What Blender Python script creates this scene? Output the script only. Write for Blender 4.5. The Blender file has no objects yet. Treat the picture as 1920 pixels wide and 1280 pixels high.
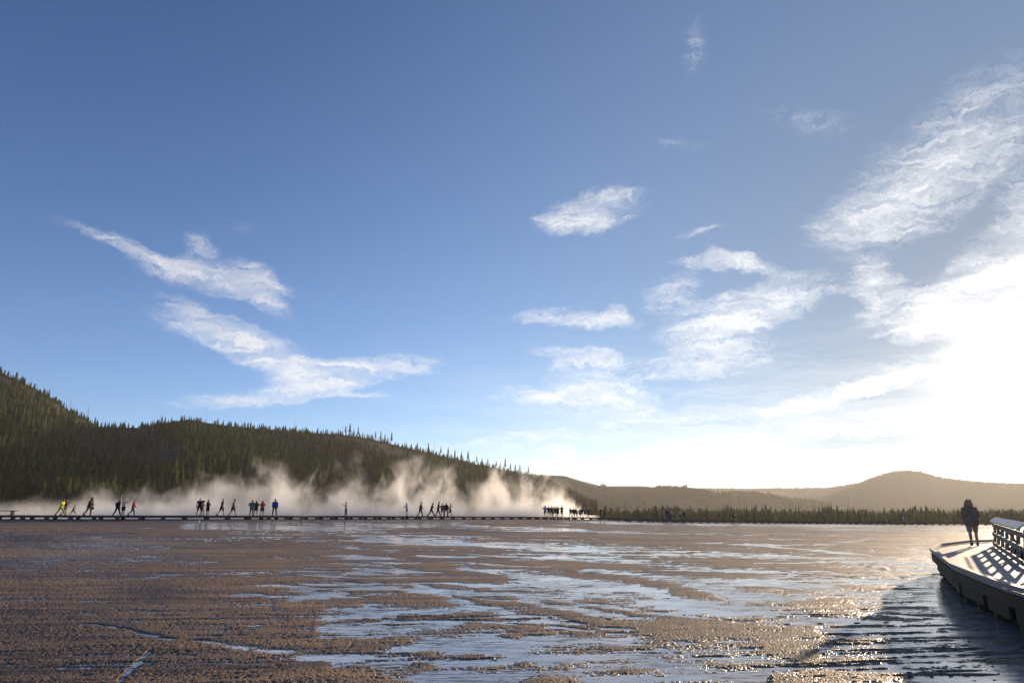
import bpy, bmesh, math, random
import numpy as np
from mathutils import Vector, Matrix, noise as mnoise

R = math.radians
random.seed(7)
RNG = np.random.default_rng(11)
S = bpy.context.scene
COL = S.collection

# ------------------------------------------------------------------ camera
CAMZ = 2.45                       # eye above the mud near the camera
FPX = 1280.0                      # focal length in photo pixels (24 mm lens)
PITCH = math.atan(310 / FPX)
CP, SP = math.cos(PITCH), math.sin(PITCH)
FH = FPX / CP                     # pixels per unit slope along the horizon
HY = 950.0                        # horizon row in the photo
cam_d = bpy.data.cameras.new('camera')
cam = bpy.data.objects.new('camera', cam_d)
COL.objects.link(cam)
cam_d.sensor_width = 36; cam_d.lens = 24
cam_d.clip_start = 0.1; cam_d.clip_end = 30000
cam.location = (0, 0, CAMZ)
cam.rotation_euler = (R(90) + PITCH, 0, 0)
S.camera = cam

def ray(px, py):
    u, v = (px - 960) / FPX, (640 - py) / FPX
    return np.array([u, CP - v * SP, SP + v * CP])

def at(px, py, Y):                # point on the ray through a photo pixel, at depth Y
    d = ray(px, py)
    return Vector((d[0] / d[1] * Y, Y, CAMZ + d[2] / d[1] * Y))

def at_z(px, py, z):              # point where the ray meets height z
    d = ray(px, py)
    t = (z - CAMZ) / d[2]
    return Vector((d[0] * t, d[1] * t, z))

def project(X, Y, Z):
    Z = Z - CAMZ
    f = Y * CP + Z * SP
    up = -Y * SP + Z * CP
    f = np.where(f < 0.3, 0.3, f)
    return 960 + FPX * X / f, 640 - FPX * up / f

# ------------------------------------------------------------------ light
SUN = Vector(ray(2010, 752)).normalized()
SUN_AZ = math.atan2(SUN.x, SUN.y); SUN_EL = math.asin(SUN.z)
sun_d = bpy.data.lights.new('sun', 'SUN')
sun_d.energy = 5.0; sun_d.angle = R(0.53); sun_d.color = (1.0, 0.78, 0.54)
sun = bpy.data.objects.new('sun', sun_d); COL.objects.link(sun)
sun.rotation_euler = (-SUN).to_track_quat('-Z', 'Y').to_euler()
sun.location = (60, 60, 40)

S.view_settings.view_transform = 'Standard'; S.view_settings.look = 'None'
S.view_settings.gamma = 1.0; S.view_settings.exposure = 1.15
S.render.engine = 'CYCLES'
cy = S.cycles
cy.use_denoising = True
try: cy.denoiser = 'OPENIMAGEDENOISE'
except Exception: pass
cy.max_bounces = 6; cy.diffuse_bounces = 2; cy.glossy_bounces = 3; cy.transmission_bounces = 3
cy.volume_bounces = 2; cy.transparent_max_bounces = 8
cy.volume_step_rate = 0.12; cy.volume_max_steps = 512
cy.sample_clamp_indirect = 6.0

class NT:                         # small node-tree helper
    def __init__(s, tree): s.t = tree; s.n = tree.nodes; s.l = tree.links; s.n.clear()
    def new(s, typ, **kw):
        n = s.n.new(typ)
        for k, v in kw.items(): setattr(n, k, v)
        return n
    def put(s, sock, v):
        if isinstance(v, bpy.types.NodeSocket): s.l.new(v, sock)
        elif v is not None: sock.default_value = v
    def math(s, op, a, b=None, c=None, clamp=False):
        n = s.new('ShaderNodeMath', operation=op, use_clamp=clamp)
        for i, v in enumerate((a, b, c)):
            if v is not None: s.put(n.inputs[i], v)
        return n.outputs[0]
    def vmath(s, op, a, b=None):
        n = s.new('ShaderNodeVectorMath', operation=op)
        s.put(n.inputs[0], a)
        if b is not None: s.put(n.inputs[1], b)
        return n.outputs['Value'] if op in ('DOT_PRODUCT', 'LENGTH') else n.outputs[0]
    def noise(s, vec, scale, detail=4, rough=0.55, dist=0.0, out='Fac'):
        n = s.new('ShaderNodeTexNoise')
        s.put(n.inputs['Vector'], vec); n.inputs['Scale'].default_value = scale
        n.inputs['Detail'].default_value = detail; n.inputs['Roughness'].default_value = rough
        n.inputs['Distortion'].default_value = dist
        return n.outputs[out]
    def smooth(s, v, a, b, lo=0.0, hi=1.0, mode='SMOOTHSTEP'):
        n = s.new('ShaderNodeMapRange', interpolation_type=mode)
        s.put(n.inputs[0], v)
        for i, q in zip((1, 2, 3, 4), (a, b, lo, hi)): s.put(n.inputs[i], q)
        return n.outputs[0]
    def mix(s, f, a, b, blend='MIX'):
        n = s.new('ShaderNodeMix', data_type='RGBA', blend_type=blend)
        s.put(n.inputs[0], f); s.put(n.inputs[6], a); s.put(n.inputs[7], b)
        return n.outputs[2]
    def mapping(s, vec, loc=(0, 0, 0), rot=(0, 0, 0), scale=(1, 1, 1), typ='POINT'):
        n = s.new('ShaderNodeMapping', vector_type=typ)
        s.put(n.inputs[0], vec)
        if typ != 'NORMAL': n.inputs['Location'].default_value = loc
        n.inputs['Rotation'].default_value = rot; n.inputs['Scale'].default_value = scale
        return n.outputs[0]

def C4(c): return (c[0], c[1], c[2], 1.0)

# ------------------------------------------------------------------ sky
world = bpy.data.worlds.new('World'); S.world = world; world.use_nodes = True
w = NT(world.node_tree)
sky = w.new('ShaderNodeTexSky', sky_type='NISHITA')
sky.sun_disc = False; sky.sun_elevation = SUN_EL; sky.sun_rotation = SUN_AZ
sky.altitude = 2200; sky.air_density = 1.0; sky.dust_density = 0.1; sky.ozone_density = 2.5
tc = w.new('ShaderNodeTexCoord')
sep = w.new('ShaderNodeSeparateXYZ'); w.put(sep.inputs[0], tc.outputs['Generated'])
D_ = 57.29578
az = w.math('MULTIPLY', w.math('ARCTAN2', sep.outputs[0], sep.outputs[1]), D_)
el = w.math('MULTIPLY', w.math('ARCSINE', sep.outputs[2]), D_)
cmb = w.new('ShaderNodeCombineXYZ'); w.put(cmb.inputs[0], az); w.put(cmb.inputs[1], el)
ae = cmb.outputs[0]
wn = w.noise(w.mapping(ae, scale=(0.5, 1.0, 1)), 0.45, 6, 0.62, out='Color')
wv = w.vmath('MULTIPLY', w.vmath('SUBTRACT', wn, (0.5, 0.5, 0.5)), (3.6, 2.4, 0))
aew = w.vmath('ADD', ae, wv)

def azel(px, py):
    d = Vector(ray(px, py)).normalized()
    return math.degrees(math.atan2(d.x, d.y)), math.degrees(math.asin(d.z))

# strokes of cirrus: photo x, y, half length, half width, tilt (degrees, + = falling to the right), strength
CL = [(215, 455, 95, 14, 20, .55), (320, 500, 80, 20, 18, .75), (372, 478, 30, 34, 0, .6), (420, 528, 95, 30, 12, .9),
      (480, 520, 60, 26, 20, .7), (500, 565, 60, 16, 25, .45), (450, 425, 50, 18, -10, .18),
      (345, 578, 46, 18, 25, .4), (400, 622, 110, 26, 12, .85), (470, 650, 115, 34, 22, 1.0), (560, 692, 90, 28, 16, .95),
      (690, 692, 130, 20, -5, 1.0), (600, 716, 110, 22, -8, .8), (470, 744, 140, 15, -4, .75), (678, 738, 55, 8, 3, .7),
      (1112, 398, 85, 34, -14, 1.0), (1060, 424, 60, 18, 3, .7), (1078, 600, 100, 16, 1, .95), (1150, 592, 32, 20, -15, .7),
      (1100, 668, 100, 14, 3, .9), (1075, 705, 85, 30, -20, .95), (1035, 748, 110, 22, 3, .9), (1150, 738, 75, 32, 12, 1.0),
      (1310, 432, 55, 10, -15, .4), (1262, 270, 60, 12, 0, .3), (1300, 92, 24, 60, 12, .32), (1520, 228, 110, 30, 8, .24),
      (1335, 488, 75, 12, -4, .65), (1412, 497, 85, 16, 20, .7), (1262, 548, 60, 30, -25, .55), (1600, 556, 40, 10, 18, .5),
      (1455, 566, 100, 36, -16, 1.05), (1350, 600, 100, 42, -14, .95), (1345, 655, 105, 46, 0, .9), (1270, 694, 100, 20, -6, .6),
      (1690, 360, 200, 80, -36, .56), (1620, 415, 100, 40, -18, .6), (1850, 200, 170, 80, -35, .36), (1800, 330, 170, 70, -30, .4),
      (1640, 530, 44, 40, 0, .95), (1790, 575, 190, 56, -12, 1.05), (1890, 490, 130, 66, -42, 1.05), (1760, 612, 120, 26, 0, .9),
      (2050, 380, 160, 120, -40, 1.0), (1450, 772, 130, 14, -4, 1.0), (1580, 742, 140, 18, -16, 1.0), (1740, 690, 190, 28, -14, 1.1),
      (1960, 650, 220, 40, -10, 1.1), (1580, 800, 230, 18, -4, .8), (1180, 790, 240, 26, -8, .6), (1050, 845, 280, 24, -3, .6),
      (1350, 868, 380, 22, -1, .75), (1600, 888, 300, 14, 0, .7), (1750, 850, 260, 26, -2, .6), (1000, 815, 120, 16, -5, .4)]
acc = None
for (px, py, hl, hw, tilt, st) in CL:
    a0, e0 = azel(px, py)
    c, s_ = math.cos(R(tilt)), math.sin(R(tilt))
    a1, e1 = azel(px + hl * c, py + hl * s_); a2, e2 = azel(px - hw * s_, py + hw * c)
    L1 = math.hypot(a1 - a0, e1 - e0); L2 = math.hypot(a2 - a0, e2 - e0)
    rot = math.atan2(e1 - e0, a1 - a0)
    m = w.mapping(aew, (a0, e0, 0), (0, 0, rot), (L1 * 1.45, L2 * 1.42, 1), 'TEXTURE')
    g = w.new('ShaderNodeTexGradient', gradient_type='SPHERICAL'); w.put(g.inputs[0], m)
    acc = w.math('MULTIPLY_ADD', g.outputs['Fac'], st * 1.5, acc if acc is not None else 0.0)
wn2 = w.noise(ae, 1.3, 5, 0.65, out='Color')
aef = w.vmath('ADD', aew, w.vmath('MULTIPLY', w.vmath('SUBTRACT', wn2, (0.5, 0.5, 0.5)), (2.2, 1.3, 0)))
n1 = w.noise(w.mapping(aef, rot=(0, 0, R(-10)), scale=(0.22, 1.0, 1)), 1.5, 8, 0.66, 0.2)
n2 = w.noise(w.mapping(aef, rot=(0, 0, R(22)), scale=(0.45, 1.0, 1)), 2.6, 8, 0.72, 0.2)
nn = w.math('MULTIPLY_ADD', n1, 1.15, w.math('MULTIPLY', n2, 0.85))
fld = w.math('MULTIPLY_ADD', w.math('SUBTRACT', nn, 1.0), 3.4, w.math('MULTIPLY', w.math('POWER', w.math('MINIMUM', acc, 1.7), 0.8), 1.25))
n3 = w.noise(w.mapping(aef, rot=(0, 0, R(6)), scale=(0.16, 1.0, 1)), 0.8, 6, 0.6)
cloud = w.math('MULTIPLY', w.smooth(fld, 0.05, 2.5, 0, 1, 'LINEAR'), w.smooth(acc, 0.02, 0.55))
cloud = w.math('MULTIPLY', cloud, w.smooth(n3, 0.34, 0.58, 0.45, 1.15), clamp=True)
veil = w.math('MULTIPLY', w.smooth(el, 16.0, 1.0), w.smooth(az, -22.0, 18.0))
veil = w.math('MULTIPLY', veil, w.smooth(w.noise(w.mapping(aew, rot=(0, 0, R(-5)), scale=(0.10, 1, 1)), 0.75, 7, 0.62), 0.3, 0.68, 0.05, 0.8))
cloud = w.math('MAXIMUM', cloud, veil)
sdot = w.math('MAXIMUM', w.vmath('DOT_PRODUCT', tc.outputs['Generated'], tuple(SUN)), 0.0)
g1 = w.math('POWER', sdot, 6.0); g2 = w.math('POWER', sdot, 40.0); g3 = w.math('POWER', sdot, 200.0)
SKY_GAIN = 0.06
# aureole: light of the sun scattered forward by the thin high cloud and dust
aur = w.math('ADD', w.math('MULTIPLY', g2, 0.35), w.math('MULTIPLY', g3, 11.0))
broad = w.math('ADD', w.math('MULTIPLY', w.math('POWER', sdot, 3.4), 1.35), w.math('MULTIPLY', w.math('POWER', 2.718, w.math('MULTIPLY', w.math('ABSOLUTE', el), -0.08)), 1.9))
temper = w.math('SUBTRACT', 1.0, w.math('MULTIPLY', w.math('POWER', sdot, 7.0), 0.78))
skyt = w.new('ShaderNodeVectorMath', operation='SCALE'); w.put(skyt.inputs[0], sky.outputs[0]); w.put(skyt.inputs[3], temper)
tintc = w.mix(w.math('POWER', sdot, 2.0), C4((0.66, 0.98, 1.40)), C4((0.84, 1.14, 1.32)))
skyc = w.mix(1.0, skyt.outputs[0], tintc, 'MULTIPLY')
cl_l = w.math('ADD', w.math('ADD', 6.3, w.math('MULTIPLY', g1, 0.5)), w.math('MULTIPLY', g2, 0.5))
clc = w.new('ShaderNodeVectorMath', operation='SCALE'); clc.inputs[0].default_value = (1.0, 0.985, 0.98); w.put(clc.inputs[3], cl_l)
skm = w.mix(w.math('MULTIPLY', cloud, 0.86), skyc, clc.outputs[0])
auc = w.new('ShaderNodeVectorMath', operation='SCALE'); auc.inputs[0].default_value = (1.0, 0.90, 0.76); w.put(auc.inputs[3], aur)
brc = w.new('ShaderNodeVectorMath', operation='SCALE'); brc.inputs[0].default_value = (0.82, 0.96, 1.08); w.put(brc.inputs[3], broad)
tot = w.vmath('ADD', w.vmath('ADD', skm, auc.outputs[0]), brc.outputs[0])
bg = w.new('ShaderNodeBackground'); w.put(bg.inputs[0], tot); bg.inputs[1].default_value = SKY_GAIN
wo = w.new('ShaderNodeOutputWorld'); w.put(wo.inputs[0], bg.outputs[0])
world.cycles.sampling_method = 'MANUAL'; world.cycles.sample_map_resolution = 512

# ------------------------------------------------------------------ helpers
def tag(o, label=None, cat=None, group=None, kind=None):
    if label: o['label'] = label
    if cat: o['category'] = cat
    if group: o['group'] = group
    if kind: o['kind'] = kind
    return o

def empty(name, loc=(0, 0, 0), rz=0.0):
    o = bpy.data.objects.new(name, None); COL.objects.link(o)
    o.location = loc; o.rotation_euler = (0, 0, rz); o.empty_display_size = 0.2
    return o

def np_mesh(name, V, F, mats=(), attrs=None, smooth=False, midx=None):
    """F: int array (n,3) or (n,4)"""
    me = bpy.data.meshes.new(name)
    V = np.asarray(V, dtype=np.float32); F = np.asarray(F, dtype=np.int32)
    k = F.shape[1]
    me.vertices.add(len(V)); me.vertices.foreach_set('co', V.ravel())
    me.loops.add(F.size); me.loops.foreach_set('vertex_index', F.ravel())
    me.polygons.add(len(F))
    me.polygons.foreach_set('loop_start', np.arange(0, F.size, k, dtype=np.int32))
    if smooth: me.polygons.foreach_set('use_smooth', np.ones(len(F), dtype=bool))
    if midx is not None: me.polygons.foreach_set('material_index', np.asarray(midx, dtype=np.int32))
    for m in mats: me.materials.append(m)
    for an, av in (attrs or {}).items():
        a = me.attributes.new(an, 'FLOAT', 'POINT'); a.data.foreach_set('value', np.asarray(av, dtype=np.float32))
    me.update(calc_edges=True)
    return me

def link(name, me, parent=None):
    o = bpy.data.objects.new(name, me); COL.objects.link(o)
    if parent: o.parent = parent
    return o

def grid_faces(nr, nc):
    i = np.arange((nr - 1) * (nc - 1)); r = i // (nc - 1); c = i % (nc - 1)
    a = r * nc + c
    return np.stack([a, a + 1, a + nc + 1, a + nc], 1)

def _hash(ix, iy, seed):
    h = (ix.astype(np.int64) * 374761393 + iy.astype(np.int64) * 668265263 + seed * 1442695041) & 0xFFFFFFFF
    h = ((h ^ (h >> 13)) * 1274126177) & 0xFFFFFFFF
    return ((h ^ (h >> 16)) & 0xFFFFFF) / float(0xFFFFFF)

def vnoise(x, y, seed=0):
    ix, iy = np.floor(x), np.floor(y); fx, fy = x - ix, y - iy
    fx = fx * fx * (3 - 2 * fx); fy = fy * fy * (3 - 2 * fy)
    a = _hash(ix, iy, seed); b = _hash(ix + 1, iy, seed); c = _hash(ix, iy + 1, seed); d = _hash(ix + 1, iy + 1, seed)
    return (a * (1 - fx) + b * fx) * (1 - fy) + (c * (1 - fx) + d * fx) * fy

def fbm(x, y, octv=4, seed=0, g=0.5):
    s = 0; a = 1; t = 0
    for o in range(octv):
        s = s + a * vnoise(x * 2 ** o + 17.3 * o, y * 2 ** o - 9.1 * o, seed + o); t += a; a *= g
    return s / t

def sstep(v, a, b):
    t = np.clip((v - a) / (b - a), 0, 1); return t * t * (3 - 2 * t)

def principled(name, col, rough=0.6, spec=0.5, **kw):
    m = bpy.data.materials.new(name); m.use_nodes = True
    t = NT(m.node_tree)
    p = t.new('ShaderNodeBsdfPrincipled')
    t.put(p.inputs['Base Color'], C4(col) if isinstance(col, tuple) else col)
    p.inputs['Roughness'].default_value = rough; p.inputs['Specular IOR Level'].default_value = spec
    o = t.new('ShaderNodeOutputMaterial'); t.put(o.inputs[0], p.outputs[0])
    return m, t, p, o

def cloth(name, col, rough=0.85):
    m, t, p, o = principled(name, col, rough, 0.2)
    tcn = t.new('ShaderNodeTexCoord')
    n = t.noise(tcn.outputs['Object'], 9, 4, 0.6)
    t.put(p.inputs['Base Color'], t.mix(t.smooth(n, 0.3, 0.7), C4(tuple(c * 0.75 for c in col)), C4(tuple(min(1, c * 1.2) for c in col))))
    b = t.new('ShaderNodeBump'); b.inputs['Strength'].default_value = 0.4; b.inputs['Distance'].default_value = 0.02
    t.put(b.inputs['Height'], n); t.put(p.inputs['Normal'], b.outputs[0])
    return m

def wood(name, c1, c2, along='X', scale=1.0, rough=0.75):
    m, t, p, o = principled(name, c1, rough, 0.35)
    tcn = t.new('ShaderNodeTexCoord')
    sc = {'X': (0.6, 9, 9), 'Y': (9, 0.6, 9), 'Z': (9, 9, 0.6)}[along]
    v = t.mapping(tcn.outputs['Object'], scale=tuple(s * scale for s in sc))
    n = t.noise(v, 2.0, 6, 0.65, 0.4); n2 = t.noise(tcn.outputs['Object'], 0.9, 3)
    f = t.math('ADD', t.math('MULTIPLY', n, 0.7), t.math('MULTIPLY', n2, 0.3))
    t.put(p.inputs['Base Color'], t.mix(t.smooth(f, 0.35, 0.65), C4(c1), C4(c2)))
    b = t.new('ShaderNodeBump'); b.inputs['Strength'].default_value = 0.5; b.inputs['Distance'].default_value = 0.01
    t.put(b.inputs['Height'], n); t.put(p.inputs['Normal'], b.outputs[0])
    return m

class MB:                          # collects shapes into one mesh
    def __init__(s): s.V = []; s.F = []
    def box(s, M, sx, sy, sz, taper=1.0):   # M: matrix at box centre
        b = len(s.V)
        for z in (-.5, .5):
            k = taper if z > 0 else 1
            for (x, y) in ((-.5, -.5), (.5, -.5), (.5, .5), (-.5, .5)):
                s.V.append(M @ Vector((x * sx * k, y * sy * k, z * sz)))
        for f in ((3, 2, 1, 0), (4, 5, 6, 7), (0, 1, 5, 4), (1, 2, 6, 5), (2, 3, 7, 6), (3, 0, 4, 7)):
            s.F.append(tuple(b + i for i in f))
    def bar(s, p, q, wd, ht, up=Vector((0, 0, 1))):
        p, q = Vector(p), Vector(q); d = (q - p); L = d.length; d.normalize()
        side = d.cross(up).normalized(); u2 = side.cross(d).normalized()
        M = Matrix((( d.x, side.x, u2.x, 0), (d.y, side.y, u2.y, 0), (d.z, side.z, u2.z, 0), (0, 0, 0, 1)))
        M.translation = (p + q) / 2
        s.box(M, L, wd, ht)
    def tube(s, pts, rads, n=8, flat=None):   # closed tapered tube; flat=(kx,ky) squashes rings in x,y
        b0 = len(s.V); pts = [Vector(p) for p in pts]
        prev = None
        for i, p in enumerate(pts):
            d = (pts[min(i + 1, len(pts) - 1)] - pts[max(i - 1, 0)]).normalized()
            ref = Vector((0, 1, 0)) if abs(d.y) < 0.9 else Vector((1, 0, 0))
            a = d.cross(ref).normalized(); c = a.cross(d).normalized()
            r = rads[i]
            for k in range(n):
                t = 2 * math.pi * k / n
                o = a * math.cos(t) * (r if not isinstance(r, tuple) else r[0]) + c * math.sin(t) * (r if not isinstance(r, tuple) else r[1])
                s.V.append(p + o)
        for i in range(len(pts) - 1):
            for k in range(n):
                k2 = (k + 1) % n
                s.F.append((b0 + i * n + k, b0 + i * n + k2, b0 + (i + 1) * n + k2, b0 + (i + 1) * n + k))
        s.F.append(tuple(b0 + k for k in range(n))[::-1]); e = b0 + (len(pts) - 1) * n
        s.F.append(tuple(e + k for k in range(n)))
    def ball(s, c, rx, ry, rz, M=None, nu=10, nv=7):
        c = Vector(c); b0 = len(s.V)
        for j in range(1, nv):
            ph = math.pi * j / nv
            for i in range(nu):
                t = 2 * math.pi * i / nu
                v = Vector((rx * math.sin(ph) * math.cos(t), ry * math.sin(ph) * math.sin(t), rz * math.cos(ph)))
                if M: v = M @ v
                s.V.append(c + v)
        tp = Vector((0, 0, rz)); 
        s.V.append(c + (M @ tp if M else tp)); s.V.append(c - (M @ tp if M else tp))
        T, B = len(s.V) - 2, len(s.V) - 1
        for j in range(nv - 2):
            for i in range(nu):
                i2 = (i + 1) % nu
                s.F.append((b0 + j * nu + i, b0 + (j + 1) * nu + i, b0 + (j + 1) * nu + i2, b0 + j * nu + i2))
        for i in range(nu):
            i2 = (i + 1) % nu
            s.F.append((T, b0 + i, b0 + i2)); s.F.append((B, b0 + (nv - 2) * nu + i2, b0 + (nv - 2) * nu + i))
    def mesh(s, name, mat=None, smooth=False):
        me = bpy.data.meshes.new(name); me.from_pydata([tuple(v) for v in s.V], [], s.F)
        if mat: me.materials.append(mat)
        if smooth: me.polygons.foreach_set('use_smooth', np.ones(len(me.polygons), dtype=bool))
        me.update(); return me
    def build(s, name, mat, parent=None, smooth=False):
        return link(name, s.mesh(name, mat, smooth), parent)

# ------------------------------------------------------------------ terrain of the flats
# photo column, distance of the far boardwalk, photo row of its deck
PATH = np.array([(-700, 80, 964.5), (-200, 68, 965.5), (0, 67, 966.3), (270, 70, 966.8), (515, 76, 967), (650, 84, 967.2), (850, 95, 967.8),
                 (1020, 110, 968.4), (1124, 123, 969.4), (1180, 124, 972.6), (1250, 124, 974.3), (1400, 134, 975.6),
                 (1560, 147, 977.3), (1690, 156, 979), (1800, 161, 979.8), (1960, 164, 981), (2500, 175, 985)], dtype=float)
PU = (PATH[:, 0] - 960) / FH
PD = PATH[:, 1]
PZ = CAMZ - (PATH[:, 2] - HY) * PD / FH       # deck height
DECK_H = 0.36
PLAIN = np.interp(PU, [(-200 - 960) / FH, (900 - 960) / FH, (1250 - 960) / FH, (1920 - 960) / FH], [-5.0, -5.0, -6.3, -7.6])

def deckD(u): return np.interp(u, PU, PD)
def deckZ(u): return np.interp(u, PU, PZ)

def terrain(x, y):
    x = np.asarray(x, float); y = np.asarray(y, float)
    ys = np.maximum(y, 1.0)
    u = np.clip(x / ys, PU[0], PU[-1])
    D = np.interp(u, PU, PD); zf = np.interp(u, PU, PZ) - DECK_H; pl = np.interp(u, PU, PLAIN)
    t = np.clip((y - 20) / (D - 20), 0, 1)
    z = zf * (t * t * (3 - 2 * t) * 0.5 + 0.5 * t ** 1.0 * np.clip((y - 20) / 30, 0, 1))
    t2 = np.clip((y - D - 1.5) / 120, 0, 1)
    z = np.where(y > D + 1.5, zf + (pl - zf) * (t2 * t2 * (3 - 2 * t2)), z)
    return z

# ---- layout of wet channels, in photo pixels: polylines of (x, y, half height)
WET = [
    [(640, 1108, 4), (720, 1100, 5), (770, 1096, 6), (820, 1112, 6), (860, 1128, 7), (930, 1148, 8), (990, 1158, 6)],
    [(620, 1180, 30), (700, 1165, 28), (800, 1185, 34), (900, 1205, 44), (1000, 1215, 46), (1100, 1228, 48), (1200, 1240, 44), (1300, 1262, 40), (1420, 1290, 30)],
    [(640, 1244, 14), (760, 1258, 18), (900, 1275, 30), (1100, 1290, 42), (1400, 1312, 36)],
    [(840, 1112, 4), (940, 1113, 5), (1060, 1119, 6), (1180, 1122, 8), (1280, 1130, 12), (1400, 1144, 13), (1500, 1158, 12), (1600, 1178, 12), (1720, 1212, 14), (1820, 1240, 20), (1960, 1268, 22)],
    [(870, 1064, 4), (930, 1072, 5), (1000, 1082, 9), (1080, 1092, 13), (1160, 1106, 14), (1240, 1118, 12)],
    [(990, 1124, 4), (1060, 1138, 5), (1150, 1152, 6), (1200, 1158, 4)],
    [(820, 1018, 3), (940, 1024, 4), (1060, 1031, 6), (1180, 1034, 6), (1300, 1040, 7), (1420, 1043, 7), (1520, 1050, 10), (1640, 1058, 11), (1760, 1064, 12)],
    [(1040, 1044, 3), (1140, 1048, 4), (1230, 1058, 5), (1330, 1066, 6), (1480, 1076, 7), (1600, 1084, 6), (1760, 1090, 9)],
    [(1110, 1070, 3), (1220, 1080, 4), (1340, 1088, 8), (1450, 1094, 9), (1580, 1108, 8), (1700, 1122, 9), (1860, 1140, 12)],
    [(1280, 1090, 6), (1380, 1112, 9), (1500, 1120, 8), (1640, 1126, 8)],
    [(1080, 978, 2), (1250, 980, 3.2), (1400, 981.5, 4), (1560, 984, 4), (1720, 987, 3.5), (1900, 989, 3)],
    [(1560, 992, 1.2), (1700, 994, 1.6), (1920, 997, 1.6)],
    [(1320, 1018, 2), (1450, 1021, 3), (1560, 1020, 1.5), (1640, 1009, 1.5), (1740, 1011, 2)],
    [(880, 986, 2), (1000, 990, 3), (1080, 992, 2)],
    [(640, 984, 6), (760, 986, 5), (850, 982, 4)],
    [(360, 986, 8), (480, 988, 9), (600, 990, 8), (700, 994, 4)],
    [(180, 1168, 1.0), (230, 1178, 1.8), (285, 1195, 2.4), (313, 1200, 2)],
    [(370, 1203, 2), (450, 1214, 6), (520, 1222, 7), (580, 1226, 8), (660, 1234, 8)],
    [(560, 1120, 5), (640, 1110, 6), (700, 1094, 5)],
    [(690, 1010, 5), (760, 1012, 4), (860, 1012, 3)],
    
    [(1290, 1232, 20), (1380, 1226, 22), (1480, 1240, 10)],
    [(1440, 1252, 7), (1540, 1245, 6), (1640, 1252, 7), (1740, 1262, 8), (1840, 1282, 14)],
    [(1560, 1178, 14), (1680, 1196, 20), (1800, 1196, 26), (1900, 1220, 24)],
    [(1720, 1066, 30), (1800, 1120, 44), (1920, 1180, 50)],
    [(1560, 1225, 20), (1700, 1236, 24), (1900, 1262, 30)],
]
rs = random.Random(31)
for k in range(34):                              # short thin runnels in the bluish band left of the middle
    f = rs.random(); x0 = 530 + 300 * f + rs.uniform(-70, 60); y0 = 1120 - 110 * f + rs.uniform(-22, 22)
    WET.append([(x0 - rs.uniform(20, 60), y0 - 1, 0.8), (x0, y0, rs.uniform(1.2, 3.0)), (x0 + rs.uniform(30, 90), y0 + 2, 0.8)])
for k in range(34):                              # and all over the middle and right
    x0 = rs.uniform(760, 1860); y0 = rs.choice((rs.uniform(990, 1060), rs.uniform(1040, 1200)))
    L_ = rs.uniform(50, 190); s_ = rs.uniform(0.03, 0.12) * (1 if y0 > 1030 else 0.25); q_ = (y0 - 960) / 60
    WET.append([(x0 - L_, y0 - L_ * s_, 0.5 * q_), (x0, y0, rs.uniform(0.8, 1.9) * q_), (x0 + L_, y0 + L_ * s_, 0.5 * q_)])
STEEP = [((285, 1218), (262, 1240), 4), ((262, 1240), (225, 1275), 5)]
ISL = [(740, 1200, 48, 14), (630, 1210, 46, 20), (890, 1232, 62, 10), (790, 1245, 62, 11), (985, 1240, 26, 7), (870, 1150, 44, 6),
       (1030, 1273, 50, 9), (1240, 1208, 34, 6), (660, 1252, 60, 9), (960, 1192, 34, 5), (1380, 1250, 50, 6), (1180, 1258, 40, 4),
       (1170, 1112, 30, 2.4), (1240, 1142, 60, 5), (1100, 1100, 30, 2.0), (1480, 1052, 60, 2.5), (1550, 1125, 80, 6), (1620, 1140, 60, 9),
       (1800, 1150, 60, 6), (1790, 1178, 90, 5), (1770, 1203, 60, 6), (1480, 1210, 110, 14), (1880, 1205, 60, 26)]

def wetness(px, py, x, y):
    W = np.zeros_like(px) - 0.38
    wob = (fbm(x * 0.35, y * 0.35, 4, 5) - 0.5)
    pw = py + wob * np.clip((py - 960) * 0.10, 1, 16)
    for line in WET:
        for (x0, y0, h0), (x1, y1, h1) in zip(line[:-1], line[1:]):
            t = (px - x0) / (x1 - x0); tc_ = np.clip(t, 0, 1)
            yc = y0 + (y1 - y0) * tc_; hh = h0 + (h1 - h0) * tc_
            ex = np.maximum(np.abs(t - tc_) * (x1 - x0) - 1, 0) / 22.0
            W = np.maximum(W, 1 - np.hypot(np.abs(pw - yc) / hh * 0.8, ex))
    for (a, b, hw_) in STEEP:
        ax, ay = a; bx, by = b; L2 = (bx - ax) ** 2 + (by - ay) ** 2
        t = np.clip(((px - ax) * (bx - ax) + (py - ay) * (by - ay)) / L2, 0, 1)
        d = np.hypot(px - ax - t * (bx - ax), py - ay - t * (by - ay))
        W = np.maximum(W, 1 - d / hw_)
    for (cx, cy_, rx, ry) in ISL:
        d = np.hypot((px - cx) / rx, (pw - cy_) / ry)
        W = np.minimum(W, np.where(d < 1.6, -0.5 + 0.9 * d, 9))
    return W

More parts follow.
